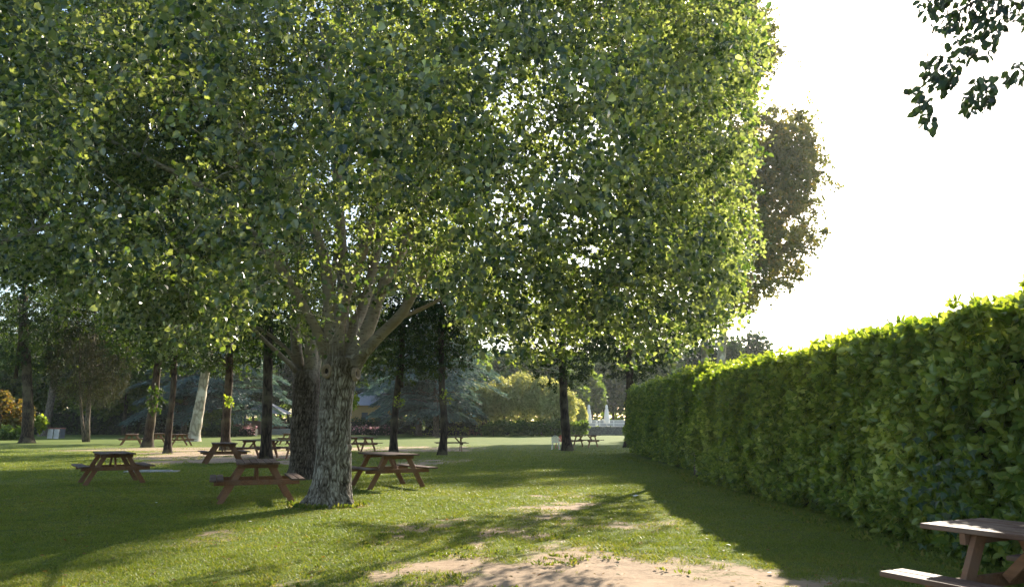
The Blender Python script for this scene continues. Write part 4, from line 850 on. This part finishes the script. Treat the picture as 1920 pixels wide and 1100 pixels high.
house('ochre_house', 'ochre rendered house with dark openings behind the cedars', 'house', 655, 726, 127, 4.4, 'ochre', 'slate', [(-.6, 2.6, 1.0, 1.4, 'ochre'), (-4.6, 2.6, .9, 1.4, 'ochre')], [(2.3, 1.8, 3.1)])
house('brick_house', 'brown brick house with a white framed window behind the far trees', 'house', 376, 420, 124, 6.4, 'brick', 'slate', [(1.3, 3.2, 1.2, 1.3, 'white')], [(-1, 1, 2.1)])
def pavilion():
    Y = 118; cx = at(491, 800, Y)[0]; root = empty('garden_pavilion', (cx, Y, 0))
    for x in (-2.6, 2.6):
        for y in (0, 4): mb = MB(); mb.box((x, y, 1.5), (.2, .2, 3)); mb.build('post', M['bark_dark'], root)
    mb = MB(); mb.add([(-3.3, -.7, 3), (3.3, -.7, 3), (3.3, 4.7, 3), (-3.3, 4.7, 3), (0, 2, 4.9)], [(0, 1, 4), (1, 2, 4), (2, 3, 4), (3, 0, 4), (3, 2, 1, 0)]); mb.build('roof', M['slate'], root)
    mb = MB(); mb.box((0, 2, 1.0), (4.9, 3.5, 2.0)); mb.build('brick_bar', M['brick'], root); tag(root, 'small pavilion with pale pointed roof between far trunks', 'pavilion')
pavilion()
mb = MB(); a = at(1068, 800, 112); b = at(1240, 800, 112)
mb.box(((a[0]+b[0])/2, 112, .55), (b[0]-a[0], .5, 1.25)); o = mb.build('stone_wall', M['stone']); tag(o, 'low grey rubble stone wall below the white railing', 'wall')
mb = MB(); mb.box((20, 139, .6), (34, 52, .9)); tag(mb.build('terrace', M['ground_plain'] if 'ground_plain' in M else M['paving']), kind='structure')
def railing():
    Y = 113.2; xa = at(1072, 800, Y)[0]; xb = at(1230, 800, Y)[0]; root = empty('white_railing', ((xa+xb)/2, Y, 1.05)); L = xb-xa; n = 7
    for i in range(n): mb = MB(); mb.bar((-L/2+L*i/(n-1), 0, 0), (-L/2+L*i/(n-1), 0, 1.0), .1, .1); mb.build('post', M['white'], root)
    for z in (.55, .97): mb = MB(); mb.bar((-L/2-.05, -.06, z), (L/2+.05, -.06, z), .06, .1); mb.build('rail', M['white'], root)
    tag(root, 'white railing above the low stone wall', 'railing')
railing()
mb = MB(); mb.box((18, 122, 1.075), (18, 8, .05)); tag(mb.build('pool_water', M['water']), kind='structure')
mb = MB(); a = at(1070, 800, 150)[0]; b = at(1215, 800, 150)[0]; mb.box(((a+b)/2, 150, 1.6), (b-a, .5, 1.2)); tag(mb.build('low_wall', M['paving']), 'low pale wall behind the closed umbrellas', 'wall')
def umbrella(px, lb, lean):
    Y = 130; c = at(px, 800, Y); root = empty('closed_umbrella', (c[0], Y, 1.05)); mb = MB(); mb.tube([(0, 0, 0), (0, 0, 3.55)], .05, 8); mb.build('pole', M['white'], root, True)
    mb = MB(); mb.lathe([(.02, 3.5), (.16, 3.42), (.20, 3.1), (.15, 3.0), (.26, 2.6), (.34, 1.9), (.42, 1.1), (.47, .55), (.40, .5)], n=20, mod=lambda t, z: 1+.16*np.sin(t*6+z*1.2)); mb.build('canopy', M['canvas'], root, True)
    mb = MB(); mb.lathe([(0, 0), (.4, 0), (.4, .1), (.1, .14), (0, .14)], n=14); mb.build('base', M['concrete'], root); root.rotation_euler = (0, lean, 0); tag(root, lb, 'umbrella', 'closed white umbrellas')
umbrella(1104, 'closed white garden umbrella, the left one of two', .02); umbrella(1138, 'closed white garden umbrella, the right one of two', .0)
c = at(1119, 800, 130); mb = MB(); mb.lathe([(0, 0), (.22, 0), (.2, .5), (.1, .7), (.16, .85), (.12, 1.0), (0, 1.04)], n=14); o = mb.build('garden_urn', M['white'], None, True); o.location = (c[0], 130, 1.05); tag(o, 'small white garden ornament between the closed umbrellas', 'ornament')
g = gnd(512, 811); mb = MB(); mb.box((0, 0, .35), (3.4, 1.6, .9), bev=.05); o = mb.build('concrete_block', M['concrete']); o.location = (at(528, 806, 116)[0], 116, 0); tag(o, 'pale low concrete block far behind, left of the rough poplar', 'block')
# flat drain slab in the grass behind the left table
g = gnd(285, 884); mb = MB(); mb.box((0, 0, .0), (1.7, .5, .07), bev=.01); mb.box((.1, .1, .02), (1.0, .3, .075), bev=.01); o = mb.build('drain_slab', M['concrete']); o.location = (g[0], g[1], 0); o.rotation_euler = (0, 0, .12); tag(o, 'flat concrete drain slab in the grass behind the lone left table', 'slab')
# scraps of litter and fallen leaves
SC = [(1192, 931, 'crumpled white paper scrap on the lawn before the hedge', .07), (1366, 1022, 'little white scrap at the edge of the shaded grass', .035), (1444, 1074, 'small white scrap on bare earth near the lower right', .03), (857, 909, 'tiny white scrap on the sunlit grass', .03), (1326, 914, 'tiny pale scrap on shaded grass by the hedge', .03), (469, 980, 'tiny white scrap in the trunk shadow', .03), (293, 942, 'tiny pale scrap in front of the lone left table', .03)]
for px, py, lb, s in SC:
    g = gnd(px, py); mb = MB(); n = 7; V = [(0, 0, s*.5)]+[(s*(.7+.5*RNG.random())*np.cos(k*2*np.pi/n), s*(.7+.5*RNG.random())*np.sin(k*2*np.pi/n), s*.3*RNG.random()+.004) for k in range(n)]+[(0, 0, 0)]
    F = [(0, k+1, (k+1) % n+1) for k in range(n)]+[(n+1, (k+1) % n+1, k+1) for k in range(n)]; mb.add(V, F); o = mb.build('paper_scrap', M['sticker']); o.location = (g[0], g[1], hgt(g[:1], g[1:2])[0]+.012); tag(o, lb, 'litter', 'scraps on the ground')
n = 900; Y = 7*(22/7)**RNG.random(n); X = (RNG.random(n)*1.3-.66)*Y; k = X < 5.2; X = X[k]; Y = Y[k]; n = len(X)
me = leaves_mesh('fallen_leaves', np.stack([X, Y, hgt(X, Y)+.02], 1), rdir(n)*np.array([1, 1, .15]), rdir(n)*.25+np.array([0, 0, 1]), .035+.03*RNG.random(n), RNG.random(n), T=T_POP); tag(link('fallen_leaves', me, M['autumn']), 'scattered dry fallen leaves on the lawn', 'leaves', kind='stuff')
# tufts of weeds at the poplar's foot and the hedge foot
def weeds(label, pts, hh):
    n = len(pts); m = n*9; B = np.repeat(pts, 9, 0)+np.concatenate([RNG.normal(size=(m, 2))*.03, np.zeros((m, 1))], 1); D = rdir(m)*.8+np.array([0, 0, .9])
    o = link('weeds', leaves_mesh('weeds', B, D, rdir(m)+np.array([0, 0, .4]), hh*(.5+.8*RNG.random(m)), RNG.random(m), T=T_NAR), M['grass']); tag(o, label, 'weeds', kind='stuff')
a = RNG.random(60)*np.pi*1.3-np.pi*1.1; r = .52+.25*RNG.random(60); weeds('green weeds round the foot of the nearest poplar', np.stack([B1[0]+np.cos(a)*r, B1[1]+np.sin(a)*r, a*0], 1), .09)
q = np.stack([RNG.uniform(-3.5, 4.0, 2600), RNG.uniform(6.6, 13, 2600), np.zeros(2600)], 1); dd = dirtf(q[:, 0], q[:, 1]); q = q[(dd > .3) & (fbm(q*np.array([1.6, 1.6, 1]), 71, 3) > .60)]; q[:, 2] = hgt(q[:, 0], q[:, 1])
weeds('small tufts of grass on the bare earth', q[:260], .05)
y = 6+RNG.random(420)*34; weeds('low weeds along the foot of the hedge', np.stack([5.25-RNG.random(420)*.35+(y > 25)*.4, y, y*0], 1), .075)

# ------------------------------------------------------------------ haze
if HAZE:
    mb = MB(); mb.box((0, 335, 17), (1060, 800, 36)); m = bpy.data.materials.new('haze'); m.use_nodes = True; nn = m.node_tree; nn.nodes.remove(nn.nodes['Principled BSDF'])
    pv = nn.nodes.new('ShaderNodeVolumePrincipled'); pv.inputs['Color'].default_value = (.93, .96, 1, 1); pv.inputs['Density'].default_value = .00013; pv.inputs['Anisotropy'].default_value = .45
    nn.links.new(pv.outputs[0], nn.nodes['Material Output'].inputs['Volume']); tag(mb.build('haze', m), kind='stuff')
